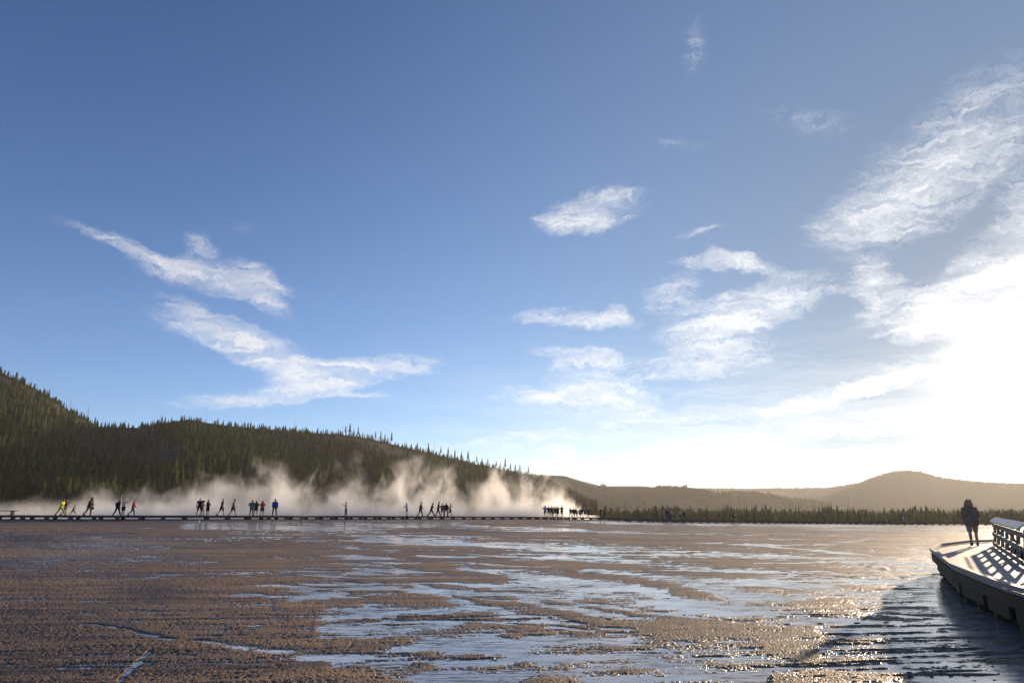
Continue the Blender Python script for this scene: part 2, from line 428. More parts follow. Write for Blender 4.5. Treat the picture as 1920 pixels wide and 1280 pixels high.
rows_py = np.concatenate([np.arange(1900, 1320, -25), np.arange(1320, 1100, -0.9), np.arange(1100, 1010, -0.62), np.arange(1010, 968.5, -0.35)])
Yr = CAMZ * FH / (rows_py - HY)
Yr = np.concatenate([[-300, -60, -8], Yr, [185, 195, 210, 230, 255, 285, 320, 370, 450, 600, 900, 1500, 3000, 6000]])
uc = np.concatenate([[-4, -3, -2, -1.4, -1.1, -0.95, -0.88], (np.arange(-70, 1995, 2.0) - 960) / FH, [0.85, 0.95, 1.1, 1.4, 2, 3, 4]])
Wd = np.where(Yr > 2, Yr, 2 + np.abs(Yr) * 1.0)
GX = Wd[:, None] * uc[None, :]; GY = np.repeat(Yr[:, None], len(uc), 1)
TZ = terrain(GX, GY)
gpx, gpy = project(GX, GY, TZ)
Wt = wetness(gpx, gpy, GX, GY)
skew0 = GY - GX * 0.12
big = fbm(GX * 0.05, GY * 0.09, 4, 21); mid = fbm(GX * 0.22, GY * 0.55, 4, 33); fine = fbm(GX * 2.2, GY * 2.2, 4, 41, 0.6); grain = fbm(GX * 22.0, GY * 20.0, 2, 47, 0.9); streak = fbm(GX * 0.3, skew0 * 2.4, 5, 49, 0.65); far_st = fbm(GX * 0.045, skew0 * 0.55, 4, 52, 0.6)
skew = GY - GX * 0.10
rid = 1 - np.abs(2 * fbm(GX * 0.16, skew * 1.5, 3, 55) - 1) * 9.0          # thin long terrace rims
rid = np.clip(rid, 0, 1) * sstep(fbm(GX * 0.12, GY * 0.4, 2, 60), 0.35, 0.6)
rid2 = 1 - np.abs(2 * fbm(GX * 0.22 + 9, skew * 3.6, 3, 75) - 1) * 8.0
rid2 = np.clip(rid2, 0, 1) * sstep(fbm(GX * 0.1 + 4, GY * 0.25, 2, 80), 0.4, 0.65)
wet = np.minimum(Wt, 0.72) - 0.07 + (mid - 0.5) * 1.1 + (big - 0.5) * 0.5 + (far_st - 0.5) * 1.2 * sstep(GY, 12, 26) + (fine - 0.5) * 1.5 + (streak - 0.5) * 2.4 + (grain - 0.5) * 1.7
wet = wet + 0.55 * np.exp(-((gpy - 1272) / 26) ** 2) * sstep(gpx, 660, 800) * sstep(gpx, 1560, 1380)
wet = wet + 0.45 * sstep(gpx, 1560, 1760) * sstep(gpy, 1050, 1090)
wet = wet - 0.5 * rid - 1.5 * rid2 * (Wt > 0.05)
mat_h = np.clip(0.16 - wet, -0.6, 1.0)
H = np.where(mat_h > 0, 0.024 * np.power(np.clip(mat_h, 0, 1), 0.6), 0.03 * mat_h)
H = H + ((fine - 0.5) * 0.012 + (grain - 0.5) * 0.034) * np.clip(mat_h * 6, 0, 1)
near = sstep(deckD(np.clip(GX / np.maximum(GY, 1), -.9, .9)) + 8 - GY, 0, 6)
H = H * near + 0.02 * (1 - near)
H = np.where(GY > 2, H, 0.02)
# low pale mound at the left
gv = np.stack([GX, GY, TZ + H], 2).reshape(-1, 3)
dry = 1 - near
pale = np.exp(-(((gpx - 190) / 150) ** 2 + ((gpy - 1022) / 17) ** 2)) + 0.8 * np.exp(-(((gpx - 100) / 110) ** 2 + ((gpy - 1052) / 12) ** 2))
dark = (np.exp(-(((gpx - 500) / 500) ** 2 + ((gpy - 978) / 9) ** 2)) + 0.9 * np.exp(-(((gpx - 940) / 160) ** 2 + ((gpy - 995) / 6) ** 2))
        + np.exp(-(((gpx - 290) / 70) ** 2 + ((gpy - 1110) / 16) ** 2)) + 0.5 * sstep(gpx, 620, -50) * sstep(gpy, 1040, 1180) + 0.6 * rid * (rid > 0.5) + 0.7 * np.exp(-(((gpx - 60) / 70) ** 2 + ((gpy - 1012) / 12) ** 2)))  # lower-left gradient paints lens vignetting into the mud colour

# mud material
mud, t, p, o = principled('bacterial_mat_mud', (0.2, 0.15, 0.1), 0.6, 0.28)
tcn = t.new('ShaderNodeTexCoord'); P = tcn.outputs['Object']
def attr(t, n):
    a = t.new('ShaderNodeAttribute'); a.attribute_name = n; return a.outputs['Fac']
ft = t.noise(P, 20.0, 3, 0.75); vor = t.new('ShaderNodeTexVoronoi'); t.put(vor.inputs['Vector'], P); vor.inputs['Scale'].default_value = 26
st = t.noise(t.mapping(P, rot=(0, 0, R(-6)), scale=(0.13, 1.0, 1)), 1.1, 5, 0.65)
bg_ = t.noise(t.mapping(P, scale=(0.5, 1.0, 1)), 0.16, 4, 0.6)
c = t.mix(t.smooth(bg_, 0.38, 0.62), C4((0.175, 0.094, 0.048)), C4((0.30, 0.170, 0.068)))
c = t.mix(t.smooth(attr(t, 'band'), 0.50, 0.36), c, C4((0.30, 0.185, 0.085)))
st2 = t.noise(t.mapping(P, rot=(0, 0, R(-5)), scale=(0.06, 1.0, 1)), 0.8, 6, 0.7)
c = t.mix(t.smooth(st2, 0.52, 0.62), c, C4((0.060, 0.042, 0.038)))
c = t.mix(t.smooth(st, 0.40, 0.68), c, C4((0.115, 0.070, 0.050)))
c = t.mix(t.smooth(ft, 0.45, 0.75), c, C4((0.48, 0.31, 0.15)))
c = t.mix(t.smooth(ft, 0.48, 0.25), c, C4((0.045, 0.030, 0.024)))
c = t.mix(t.math('MULTIPLY', attr(t, 'pale'), 1.0, clamp=True), c, C4((0.30, 0.25, 0.19)))
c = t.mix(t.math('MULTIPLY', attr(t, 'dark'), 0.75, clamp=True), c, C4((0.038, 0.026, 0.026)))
c = t.mix(t.math('MULTIPLY', attr(t, 'edge'), 0.6), c, C4((0.07, 0.045, 0.034)))
grass = t.mix(t.noise(P, 0.05, 5, 0.7), C4((0.05, 0.055, 0.02)), C4((0.12, 0.10, 0.04)))
c = t.mix(attr(t, 'dry'), c, grass)
t.put(p.inputs['Base Color'], c)
t.put(p.inputs['Roughness'], t.math('MULTIPLY', t.smooth(ft, 0.3, 0.7, 0.45, 0.8), t.smooth(attr(t, 'edge'), 0.2, 1.0, 1.0, 0.55)))
t.put(p.inputs['Specular IOR Level'], t.math('MULTIPLY', t.smooth(attr(t, 'edge'), 0.2, 1.0, 0.26, 0.42), t.math('SUBTRACT', 1.0, attr(t, 'dry'))))
hgt = t.math('ADD', ft, t.math('MULTIPLY', vor.outputs['Distance'], -0.5))
b = t.new('ShaderNodeBump'); b.inputs['Strength'].default_value = 1.0; b.inputs['Distance'].default_value = 0.05
t.put(b.inputs['Height'], hgt); t.put(p.inputs['Normal'], b.outputs[0])
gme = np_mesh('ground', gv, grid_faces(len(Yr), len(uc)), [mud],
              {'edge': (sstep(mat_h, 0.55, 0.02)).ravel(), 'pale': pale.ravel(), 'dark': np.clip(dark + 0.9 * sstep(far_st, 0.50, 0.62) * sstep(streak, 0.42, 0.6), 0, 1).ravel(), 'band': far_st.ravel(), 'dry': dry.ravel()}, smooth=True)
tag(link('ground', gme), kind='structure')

# water film running over the mud
wat, t, p, o = principled('thin_running_water', (0.16, 0.145, 0.14), 0.12, 0.5)
p.inputs['IOR'].default_value = 2.0
tcn = t.new('ShaderNodeTexCoord'); P = tcn.outputs['Object']
wn_ = t.noise(t.mapping(P, rot=(0, 0, R(-8)), scale=(0.35, 1.6, 1)), 2.6, 5, 0.6, 0.6)
wf = t.noise(P, 14, 3, 0.6)
sp = t.noise(t.mapping(P, rot=(0, 0, R(-8)), scale=(0.25, 1.0, 1)), 2.0, 6, 0.7)
ln = t.noise(t.mapping(P, rot=(0, 0, R(-7)), scale=(0.13, 1.0, 1)), 3.2, 4, 0.6, 0.3)
rim = t.smooth(t.math('ABSOLUTE', t.math('SUBTRACT', ln, 0.5)), 0.022, 0.006)
ln2 = t.noise(t.mapping(P, rot=(0, 0, R(-9)), scale=(0.10, 1.0, 1)), 8.0, 3, 0.6, 0.3)
rim = t.math('MAXIMUM', rim, t.math('MULTIPLY', t.smooth(t.math('ABSOLUTE', t.math('SUBTRACT', ln2, 0.48)), 0.03, 0.008), 0.8))
rim = t.math('MULTIPLY', rim, t.smooth(t.noise(P, 0.35, 3), 0.35, 0.55))
t.put(p.inputs['Base Color'], t.mix(rim, t.mix(t.smooth(sp, 0.35, 0.7), C4((0.46, 0.43, 0.40)), C4((0.20, 0.155, 0.125))), C4((0.05, 0.035, 0.028))))
t.put(p.inputs['Specular IOR Level'], t.smooth(rim, 0.0, 1.0, 0.5, 0.05))
t.put(p.inputs['Roughness'], t.math('MAXIMUM', t.smooth(sp, 0.3, 0.8, 0.05, 0.22), t.math('MULTIPLY', rim, 0.8)))
b = t.new('ShaderNodeBump'); b.inputs['Strength'].default_value = 0.22; b.inputs['Distance'].default_value = 0.02
t.put(b.inputs['Height'], t.math('ADD', wn_, t.math('MULTIPLY', wf, 0.3))); t.put(p.inputs['Normal'], b.outputs[0])
ri = np.where((Yr > 2) & (Yr < 175))[0][::3]
ci = np.arange(3, len(uc) - 4, 6)
wx = GX[np.ix_(ri, ci)]; wy = GY[np.ix_(ri, ci)]
D2 = deckD(np.clip(wx / np.maximum(wy, 1), -.9, .9))
wz = terrain(wx, wy) - np.where(wy > D2 + 2, 0.3, 0.0)
wme = np_mesh('water', np.stack([wx, wy, wz], 2).reshape(-1, 3), grid_faces(len(ri), len(ci)), [wat], smooth=True)
tag(link('water', wme), kind='structure')

# ------------------------------------------------------------------ hills
def hill_material(name, c1, c2, c3, sc):
    m, t, p, o = principled(name, c1, 0.95, 0.1)
    tcn = t.new('ShaderNodeTexCoord'); P = tcn.outputs['Object']
    n = t.noise(P, sc, 6, 0.65); n2 = t.noise(P, sc * 9, 5, 0.7)
    c = t.mix(t.smooth(n, 0.35, 0.65), C4(c1), C4(c2)); c = t.mix(t.smooth(n2, 0.45, 0.7), c, C4(c3))
    t.put(p.inputs['Base Color'], c)
    b = t.new('ShaderNodeBump'); b.inputs['Strength'].default_value = 1.0; b.inputs['Distance'].default_value = 4.0
    t.put(b.inputs['Height'], n2); t.put(p.inputs['Normal'], b.outputs[0])
    return m

class Hill:
    """foot line, ridge line and back: columns px; skyline rows give the ridge height"""
    def __init__(s, sky, foot, ridge, zfoot, back=700, gull=0.0, gsc=0.01, lump=4.0, shape=1.0, seed=1, skew=0.0):
        s.skew = skew
        s.px = np.array([a for a, b in sky], float); s.sy = np.array([b for a, b in sky], float)
        s.foot, s.ridge, s.zf, s.back, s.gull, s.gsc, s.lump, s.shape, s.seed = foot, ridge, zfoot, back, gull, gsc, lump, shape, seed
    def pos(s, px, t):
        px = np.asarray(px, float); t = np.asarray(t, float)
        u = (px - 960) / FH
        Yf = np.interp(px, *zip(*s.foot)); Yr_ = np.interp(px, *zip(*s.ridge)); zf = np.interp(px, *zip(*s.zf))
        zr = CAMZ + (HY - np.interp(px, s.px, s.sy)) * Yr_ / FH
        tt = np.clip(t, 0, 1)
        Y = np.where(t <= 1, Yf + (Yr_ - Yf) * tt, Yr_ + (t - 1) * s.back)
        prof = tt ** s.shape; prof = 0.75 * prof + 0.25 * tt * tt * (3 - 2 * tt)
        X = u * Y
        bump_ = np.sin(np.pi * np.clip(t, 0, 1)) ** 0.8
        g = (fbm((X + s.skew * Y) * s.gsc + 5, Y * s.gsc * 0.3, 4, s.seed) - 0.5) * s.gull
        l = (fbm(X * s.gsc * 3, Y * s.gsc * 3, 4, s.seed + 9) - 0.5) * s.lump
        z = zf + (zr - zf) * prof + bump_ * (g + l)
        z = np.where(t > 1, zr - (zr - zf) * np.clip(t - 1, 0, 1) * 1.1, z)
        return X, Y, z
    def build(s, mat, x0, x1, nx, nt=60):
        pxs = np.linspace(x0, x1, nx); ts = np.concatenate([[-0.02], np.linspace(0, 1, nt), np.linspace(1.05, 2, 10)])
        PX, T = np.meshgrid(pxs, ts)
        X, Y, Z = s.pos(PX, T)
        Z[0] -= 15
        me = np_mesh('hill', np.stack([X, Y, Z], 2).reshape(-1, 3), grid_faces(len(ts), nx), [mat], smooth=True)
        return tag(link('hill', me), kind='structure')

hillA = Hill([(-400, 640), (-100, 672), (0, 712), (60, 742), (100, 768), (165, 800), (240, 802), (290, 792), (335, 786), (400, 797), (500, 806), (640, 816), (700, 826),
              (800, 850), (900, 873), (1000, 893), (1040, 905), (1090, 935), (1160, 972)],
             [(-400, 420), (400, 440), (800, 560), (1160, 900)], [(-400, 760), (0, 800), (165, 860), (335, 840), (800, 1080), (1160, 1350)],
             [(-400, -5), (1160, -7)], gull=40, gsc=0.007, lump=9, shape=1.15, seed=3)
hillA2 = Hill([(-500, 900), (60, 900), (100, 832), (200, 812), (300, 800), (335, 784), (380, 792), (500, 806), (620, 840), (700, 900), (760, 975)],
              [(-500, 900), (760, 900)], [(-500, 1200), (760, 1200)], [(-500, -5), (760, -6)], gull=10, gsc=0.006, lump=5, seed=8)
hillB = Hill([(700, 890), (900, 886), (980, 889), (1060, 893), (1090, 902), (1130, 912), (1200, 912), (1300, 920), (1420, 930), (1560, 962), (1640, 985)],
             [(700, 1800), (1640, 2150)], [(700, 2200), (1640, 2650)], [(700, 0), (1640, -4)], gull=110, gsc=0.0075, lump=10, shape=0.9, seed=14, skew=0.6)
hillC = Hill([(900, 925), (1130, 915), (1200, 915), (1280, 917), (1400, 919), (1560, 917), (1618, 908), (1650, 896), (1680, 888), (1705, 885), (1738, 888),
              (1765, 897), (1800, 902), (1860, 908), (1920, 910), (2100, 912), (2400, 905)],
             [(900, 3300), (1500, 3400), (1700, 2950), (2400, 2950)], [(900, 4200), (1500, 4200), (1700, 3600), (2400, 3600)], [(900, 4), (2400, 4)], gull=4, gsc=0.003, lump=3, shape=0.8, seed=23)
mA = hill_material('hill_soil', (0.020, 0.022, 0.010), (0.040, 0.036, 0.018), (0.075, 0.060, 0.038), 0.012)
mB = hill_material('hill_sparse_woods', (0.018, 0.023, 0.009), (0.045, 0.046, 0.018), (0.010, 0.013, 0.006), 0.006)
mC = hill_material('hill_far_woods', (0.018, 0.021, 0.011), (0.030, 0.029, 0.016), (0.012, 0.015, 0.008), 0.003)
hillA.build(mA, -400, 1160, 320)
hillB.build(mB, 700, 1640, 260)
hillC.build(mC, 900, 2400, 260)

# ------------------------------------------------------------------ trees
def foliage(name, c1, c2, objrand=False):
    m = bpy.data.materials.new(name); m.use_nodes = True; t = NT(m.node_tree)
    tcn = t.new('ShaderNodeTexCoord')
    r = t.new('ShaderNodeObjectInfo').outputs['Random'] if objrand else attr(t, 'tone')
    n = t.noise(tcn.outputs['Object'], 1.2, 3)
    c = t.mix(t.math('POWER', r, 1.8), C4(c1), C4(c2)); c = t.mix(t.math('MULTIPLY', t.smooth(n, 0.4, 0.7), 0.5), c, C4((0.10, 0.10, 0.03)))
    d = t.new('ShaderNodeBsdfDiffuse'); t.put(d.inputs[0], c)
    tr = t.new('ShaderNodeBsdfTranslucent'); t.put(tr.inputs[0], c)
    mx = t.new('ShaderNodeMixShader'); mx.inputs[0].default_value = 0.35; t.put(mx.inputs[1], d.outputs[0]); t.put(mx.inputs[2], tr.outputs[0])
    o = t.new('ShaderNodeOutputMaterial'); t.put(o.inputs[0], mx.outputs[0])
    return m
fol_i = foliage('pine_needles', (0.020, 0.034, 0.009), (0.105, 0.115, 0.026), True)
fol_m = foliage('pine_needles_forest', (0.014, 0.026, 0.007), (0.105, 0.115, 0.026))
bark = wood('pine_bark', (0.10, 0.075, 0.055), (0.20, 0.16, 0.13), 'Z', 0.3, 0.9)
grey_wood = wood('dead_grey_wood', (0.22, 0.20, 0.18), (0.40, 0.37, 0.34), 'Z', 0.3, 0.9)

def crown_arrays(tiers, sides, seed, full=0.17, base=0.06, leafy=False):
    """unit-height conifer crown made of ragged drooping tiers of small faces"""
    rg = np.random.default_rng(seed); V = []; F = []
    for k in range(tiers):
        f = k / tiers
        z0 = base + (1 - base) * f; rr = full * (1 - f) ** 0.8 * rg.uniform(0.75, 1.2) + 0.012
        ztop = min(1.0, z0 + (1 - base) / tiers * rg.uniform(1.5, 2.1))
        off = rg.uniform(0, 6.28)
        for s_ in range(sides):
            if rg.random() < 0.10 and tiers > 5: continue
            a = off + 6.283 * s_ / sides; da = 6.283 / sides * rg.uniform(0.45, 0.75)
            r1 = rr * rg.uniform(0.6, 1.25); dz = rg.uniform(-0.012, 0.02)
            b = len(V)
            V += [(0, 0, ztop), (r1 * 0.8 * math.cos(a - da), r1 * 0.8 * math.sin(a - da), z0 + dz + 0.012),
                  (r1 * math.cos(a), r1 * math.sin(a), z0 - 0.015 + dz), (r1 * 0.8 * math.cos(a + da), r1 * 0.8 * math.sin(a + da), z0 + dz + 0.012)]
            F += [(b, b + 1, b + 2), (b, b + 2, b + 3)]
    return np.array(V, np.float32), np.array(F, np.int32)

def merged_trees(name, P, Hh, Wd_, variants, mats, trunk=True):
    """P (n,3), heights, widths; one mesh"""
    Vs, Fs, Ts = [], [], []; off = 0
    rg = np.random.default_rng(5)
    vi = rg.integers(0, len(variants), len(P)); ang = rg.uniform(0, 6.28, len(P)); tone = rg.random(len(P))
    for k, (v, f) in enumerate(variants):
        idx = np.where(vi == k)[0]
        if not len(idx): continue
        c_, s_ = np.cos(ang[idx])[:, None], np.sin(ang[idx])[:, None]
        X = (v[None, :, 0] * c_ - v[None, :, 1] * s_) * (Hh[idx] * Wd_[idx])[:, None] + P[idx, 0][:, None]
        Y = (v[None, :, 0] * s_ + v[None, :, 1] * c_) * (Hh[idx] * Wd_[idx])[:, None] + P[idx, 1][:, None]
        Z = v[None, :, 2] * Hh[idx][:, None] + P[idx, 2][:, None]
        Vs.append(np.stack([X, Y, Z], 2).reshape(-1, 3)); Ts.append(np.repeat(tone[idx], len(v)))
        Fs.append((f[None] + (np.arange(len(idx)) * len(v))[:, None, None] + off).reshape(-1, 3)); off += len(idx) * len(v)
    me = np_mesh(name, np.concatenate(Vs), np.concatenate(Fs), mats, {'tone': np.concatenate(Ts)})
    return link(name, me)

var_mid = [crown_arrays(6, 5, 100 + i, 0.16 + 0.02 * (i % 3)) for i in range(6)]
var_low = [crown_arrays(4, 4, 200 + i, 0.17) for i in range(4)]

# -- trees on the big hill
n = 38000
cpx = RNG.uniform(-120, 1120, n); ct = RNG.uniform(0, 1.0, n) ** 1.15
X, Y, Z = hillA.pos(cpx, ct)
dens = fbm(X * 0.012, Y * 0.012, 4, 77)
keep = (dens > 0.36) | (ct > 0.95)
bare = (np.abs((cpx - 690) / 120) ** 2 + np.abs((ct - 0.86 + (cpx - 690) * 0.0002) / 0.10) ** 2) < 1
keep &= ~(bare & (RNG.random(n) < 0.88))
sparse = (cpx < 170) & (ct > 0.55)
keep &= ~(sparse & (ct < 0.96) & (RNG.random(n) < 0.55))
rock = (np.abs((cpx - 185) / 32) ** 2 + np.abs((ct - 0.34) / 0.05) ** 2) < 1
keep &= ~rock
X, Y, Z, cpx, ct = X[keep], Y[keep], Z[keep], cpx[keep], ct[keep]
# thin where trees nearly coincide: keep about 10000
sel = RNG.permutation(len(X))[:12500]
X, Y, Z, cpx, ct = X[sel], Y[sel], Z[sel], cpx[sel], ct[sel]
Hh = RNG.uniform(7.5, 14.5, len(X)) * (1.45 - 0.85 * ct) * RNG.choice([0.55, 0.8, 1.0, 1.0, 1.2], len(X))
order = np.argsort(-(Hh / Y) + (np.abs(cpx - 500) > 640) * 1.0)
ind, rest = order[:250], order[250:]
Pall = np.stack([X, Y, Z - 0.4], 1)
f1 = merged_trees('forest', Pall[rest], Hh[rest], RNG.uniform(0.8, 1.25, len(rest)), var_mid, [fol_m])
tag(f1, 'dense dark pine forest covering the big hillside behind the steam', 'forest', kind='stuff')

protos = []
for k in range(5):
    v, f = crown_arrays(14, 9, 300 + k, 0.15 + 0.015 * k, 0.05)
    cm = np_mesh('crown', v, f, [fol_i])
    m = MB(); m.tube([(0, 0, -0.03), (0.004, 0, 0.4), (0, 0.004, 0.97)], [0.016, 0.010, 0.002], 6)
    protos.append((cm, m.mesh('trunk', bark)))
def place_pine(p, h, wd, k, label, group):
    r = empty('pine_tree', p, random.uniform(0, 6.28)); tag(r, label, 'tree', group)
    for nm, me, sc in (('crown', protos[k][0], (h * wd, h * wd, h)), ('trunk', protos[k][1], (h, h, h))):
        c_ = link(nm, me, r); c_.scale = sc
for i in ind:
    place_pine(tuple(Pall[i]), float(Hh[i]), random.uniform(0.9, 1.3), random.randrange(5),
               'tall dark green pine in the front rows at the foot of the forested hill', 'pines along the foot of the big hill')

# -- low tree line on the plain at the right
n = 7500
tpx = RNG.uniform(1040, 2080, n); tY = RNG.uniform(430, 640, n)
tX = (tpx - 960) / FH * tY; tZ = terrain(tX, tY)
tH = RNG.uniform(2.9, 6.7, n) * RNG.choice([0.7, 1, 1, 1, 1, 1, 1.5], n) * (0.50 + 0.82 * fbm(tpx * 0.035, tY * 0.02, 3, 90))
keep = (fbm(tX * 0.05, tY * 0.05, 2, 91) > 0.28)
tX, tY, tZ, tH, tpx = [a[keep] for a in (tX, tY, tZ, tH, tpx)]
ordt = np.argsort(-(tH / tY) + ((tpx < 1080) | (tpx > 1918)) * 1.0)
tp = np.stack([tX, tY, tZ - 0.3], 1)
fol_lit = foliage('sunlit_hazy_needles', (0.065, 0.070, 0.024), (0.19, 0.165, 0.055))  # lighter needle copy: sunlight and haze put into the colour
f2 = merged_trees('forest', tp[ordt[50:]], tH[ordt[50:]], RNG.uniform(1.1, 1.7, len(tp) - 50), var_mid, [fol_lit])
tag(f2, 'low line of small pines across the plain before the hazy hills', 'forest', kind='stuff')
for i in ordt[:50]:
    place_pine(tuple(tp[i]), float(tH[i]), random.uniform(1.1, 1.5), random.randrange(5),
               'young olive green pine standing tall in the low tree line on the plain', 'pines in the far tree line')

# -- sparse woods of the second hill and its skyline
n = 9000
bpx = RNG.uniform(960, 1560, n); bt = RNG.uniform(0.02, 1.0, n)
bX, bY, bZ = hillB.pos(bpx, bt)
keep = fbm(bX * 0.006, bY * 0.004, 4, 95) > 0.45
bX, bY, bZ = bX[keep], bY[keep], bZ[keep]
f3 = merged_trees('forest', np.stack([bX, bY, bZ - 1], 1), RNG.uniform(8, 15, len(bX)), RNG.uniform(1.0, 1.5, len(bX)), var_low, [fol_m])
tag(f3, 'thin pine woods on the ribbed slope beyond the big hill', 'forest', kind='stuff')
n = 2600
kpx = RNG.uniform(1120, 2000, n); kt = RNG.uniform(0.93, 1.03, n)
kX, kY, kZ = hillC.pos(kpx, np.minimum(kt, 1.0))
f4 = merged_trees('forest', np.stack([kX, kY, kZ - 2], 1), RNG.uniform(8, 15, n), RNG.uniform(1.5, 2.2, n), var_low, [fol_m])
tag(f4, 'faint fringe of trees along the crest of the hazy far hills', 'forest', kind='stuff')

# -- dead trees (bare poles), with a few ragged pines on the skyline
def snag_mesh(seed):
    rg = random.Random(seed); m = MB()
    lean = rg.uniform(-0.03, 0.03)
    m.tube([(0, 0, -0.03), (lean * .5, 0, 0.5), (lean, 0, 1.0)], [0.014, 0.009, 0.003], 6)
    for k in range(rg.randrange(4, 12)):
        z = rg.uniform(0.35, 0.95); a = rg.uniform(0, 6.28); L = rg.uniform(0.02, 0.07) * (1.2 - z)
        m.tube([(lean * z, 0, z), (lean * z + L * math.cos(a), L * math.sin(a), z + rg.uniform(-0.02, 0.02))], [0.003, 0.001], 4)
    return m.mesh('dead_tree', grey_wood)
snags = [snag_mesh(i) for i in range(6)]
def snag(px, t, h, hill=hillA, label=None, group=None):
    X, Y, Z = hill.pos(np.array([px]), np.array([t]))
    o = link('dead_tree', snags[random.randrange(6)]); o.location = (X[0], Y[0], Z[0] - 0.3); o.scale = (h * 0.9, h * 0.9, h)
    o.rotation_euler = (0, 0, random.uniform(0, 6.28)); tag(o, label, 'dead tree', group)
for px, h in [(18, 15), (32, 17), (55, 15), (104, 21), (140, 25), (138, 20), (171, 17), (192, 14), (268, 17), (281, 19), (370, 17), (447, 16), (497, 13), (541, 22), (565, 19),
              (634, 22), (687, 24), (718, 22), (722, 20), (757, 20), (812, 26), (862, 20), (878, 20), (926, 18), (960, 20)]:
    snag(px, 0.99, h, label='bare grey dead trunk standing above the live pines on the hill crest', group='dead trunks on the ridge line')
for px, t_ in [(16, .62), (52, .7), (60, .6), (62, .78), (98, .74), (136, .75), (170, .6), (236, .6), (268, .85), (292, .8), (300, .6), (335, .7), (350, .75), (488, .6), (690, .72),
               (590, .5), (712, .78), (430, .55), (25, .8), (80, .83)]:
    snag(px, t_, random.uniform(13, 19), label='pale dead trunk among the live pines on the open hillside', group='dead trunks on the slope')
def plain_snag(px, Y, h):
    X = (px - 960) / FH * Y
    o = link('dead_tree', snags[random.randrange(6)]); o.location = (X, Y, float(terrain(X, Y)) - 0.3); o.scale = (h * 0.9, h * 0.9, h)
    tag(o, 'thin dead pole rising out of the low tree line on the plain', 'dead tree', 'dead poles in the far tree line')
for px, h in [(1165, 11), (1317, 9), (1340, 10), (1347, 9), (1379, 14), (1434, 14), (1495, 12), (1561, 16), (1592, 19), (1640, 12), (1656, 11), (1697, 12)]:
    plain_snag(px, 470, h)
def crest_mesh(seed):
    v, f = crown_arrays(9, 6, seed, 0.10, 0.35); return np_mesh('crown', v, f, [fol_i])
cr = [crest_mesh(500 + i) for i in range(4)]
for px, h in [(640, 15), (648, 19), (656, 12), (664, 16), (698, 15), (708, 17), (716, 14), (729, 20), (779, 14), (800, 17), (824, 16), (838, 18), (851, 17), (864, 16), (876, 20), (893, 16),
              (903, 14), (914, 15), (930, 15), (938, 13), (947, 22), (957, 15), (966, 16), (975, 17), (991, 16)]:
    X, Y, Z = hillA.pos(np.array([px]), np.array([0.985]))
    r = empty('pine_tree', (X[0], Y[0], Z[0] - 0.3), random.uniform(0, 6)); tag(r, 'thin ragged pine sticking up alone from the hill crest against the sky', 'tree', 'lone pines on the crest')
    c_ = link('crown', random.choice(cr), r); c_.scale = (h * 1.1, h * 1.1, h)
    c_ = link('trunk', protos[0][1], r); c_.scale = (h, h, h)

# ------------------------------------------------------------------ far boardwalk
dk_top = wood('boardwalk_planks', (0.24, 0.19, 0.15), (0.34, 0.28, 0.23), 'Y', 0.6)
dk_side = wood('boardwalk_timber', (0.07, 0.05, 0.04), (0.13, 0.095, 0.075), 'X', 0.5)
bw = empty('boardwalk', (0, 0, 0)); tag(bw, 'long low timber boardwalk crossing the flats in front of the steam', 'boardwalk')
spx = np.concatenate([np.arange(-420, 1900, 12), np.arange(1900, 2500, 40)])
su = (spx - 960) / FH; sD = deckD(su); k = np.ones(9) / 9
sZ = np.interp(su, PU, PZ)
sD = np.convolve(np.pad(sD, 4, 'edge'), k, 'valid'); sZ = np.convolve(np.pad(sZ, 2, 'edge'), np.ones(5) / 5, 'valid')
sX = su * sD
DW = 2.2
tg = np.gradient(np.stack([sX, sD], 1), axis=0); tg /= np.linalg.norm(tg, axis=1)[:, None]
nrm = np.stack([-tg[:, 1], tg[:, 0]], 1)        # points away from the camera
def strip(name, off0, off1, ztop, zbot, mat, parent):
    V = []; F = []
    for i in range(len(sX)):
        for (o_, z_) in ((off0, zbot), (off0, ztop), (off1, ztop), (off1, zbot)):
            V.append((sX[i] + nrm[i, 0] * o_, sD[i] + nrm[i, 1] * o_, sZ[i] + z_))
    for i in range(len(sX) - 1):
        a = i * 4; b_ = a + 4
        for j in range(4):
            j2 = (j + 1) % 4
            F.append((a + j, b_ + j, b_ + j2, a + j2))
    return link(name, np_mesh(name, V, F, [mat]), parent)
strip('deck', 0, DW, 0.0, -0.07, dk_top, bw)
strip('edge_beam', -0.06, -0.003, 0.06, -0.14, dk_side, bw)
strip('edge_beam', DW + 0.003, DW + 0.06, 0.06, -0.14, dk_side, bw)
arc = np.concatenate([[0], np.cumsum(np.hypot(np.diff(sX), np.diff(sD)))])
pm = MB()
pm.box(Matrix.Translation((0, 0, -0.25)), 0.34, 0.30, 0.22); pm.box(Matrix.Translation((0, DW - 0.1, -0.25)), 0.34, 0.30, 0.22)
pm.box(Matrix.Translation((0, DW / 2, -0.40)), 0.42, DW + 0.5, 0.10)
pme = pm.mesh('support_block', dk_side)
vis = np.interp([-20, 1930], spx, arc)
cnt = 0
for s_ in np.arange(vis[0] - 3, vis[1] + 3, 2.05):
    x_, y_, z_ = np.interp(s_, arc, sX), np.interp(s_, arc, sD), np.interp(s_, arc, sZ)
    a_ = math.atan2(np.interp(s_, arc, tg[:, 1]), np.interp(s_, arc, tg[:, 0]))
    cnt += 1
    if cnt > 98: break
    o = link('support_block', pme, bw); o.location = (x_, y_, z_ + 0.03); o.rotation_euler = (0, 0, a_)
strip('ground_beam', -0.12, 0.06, -0.385, -0.62, dk_side, bw)

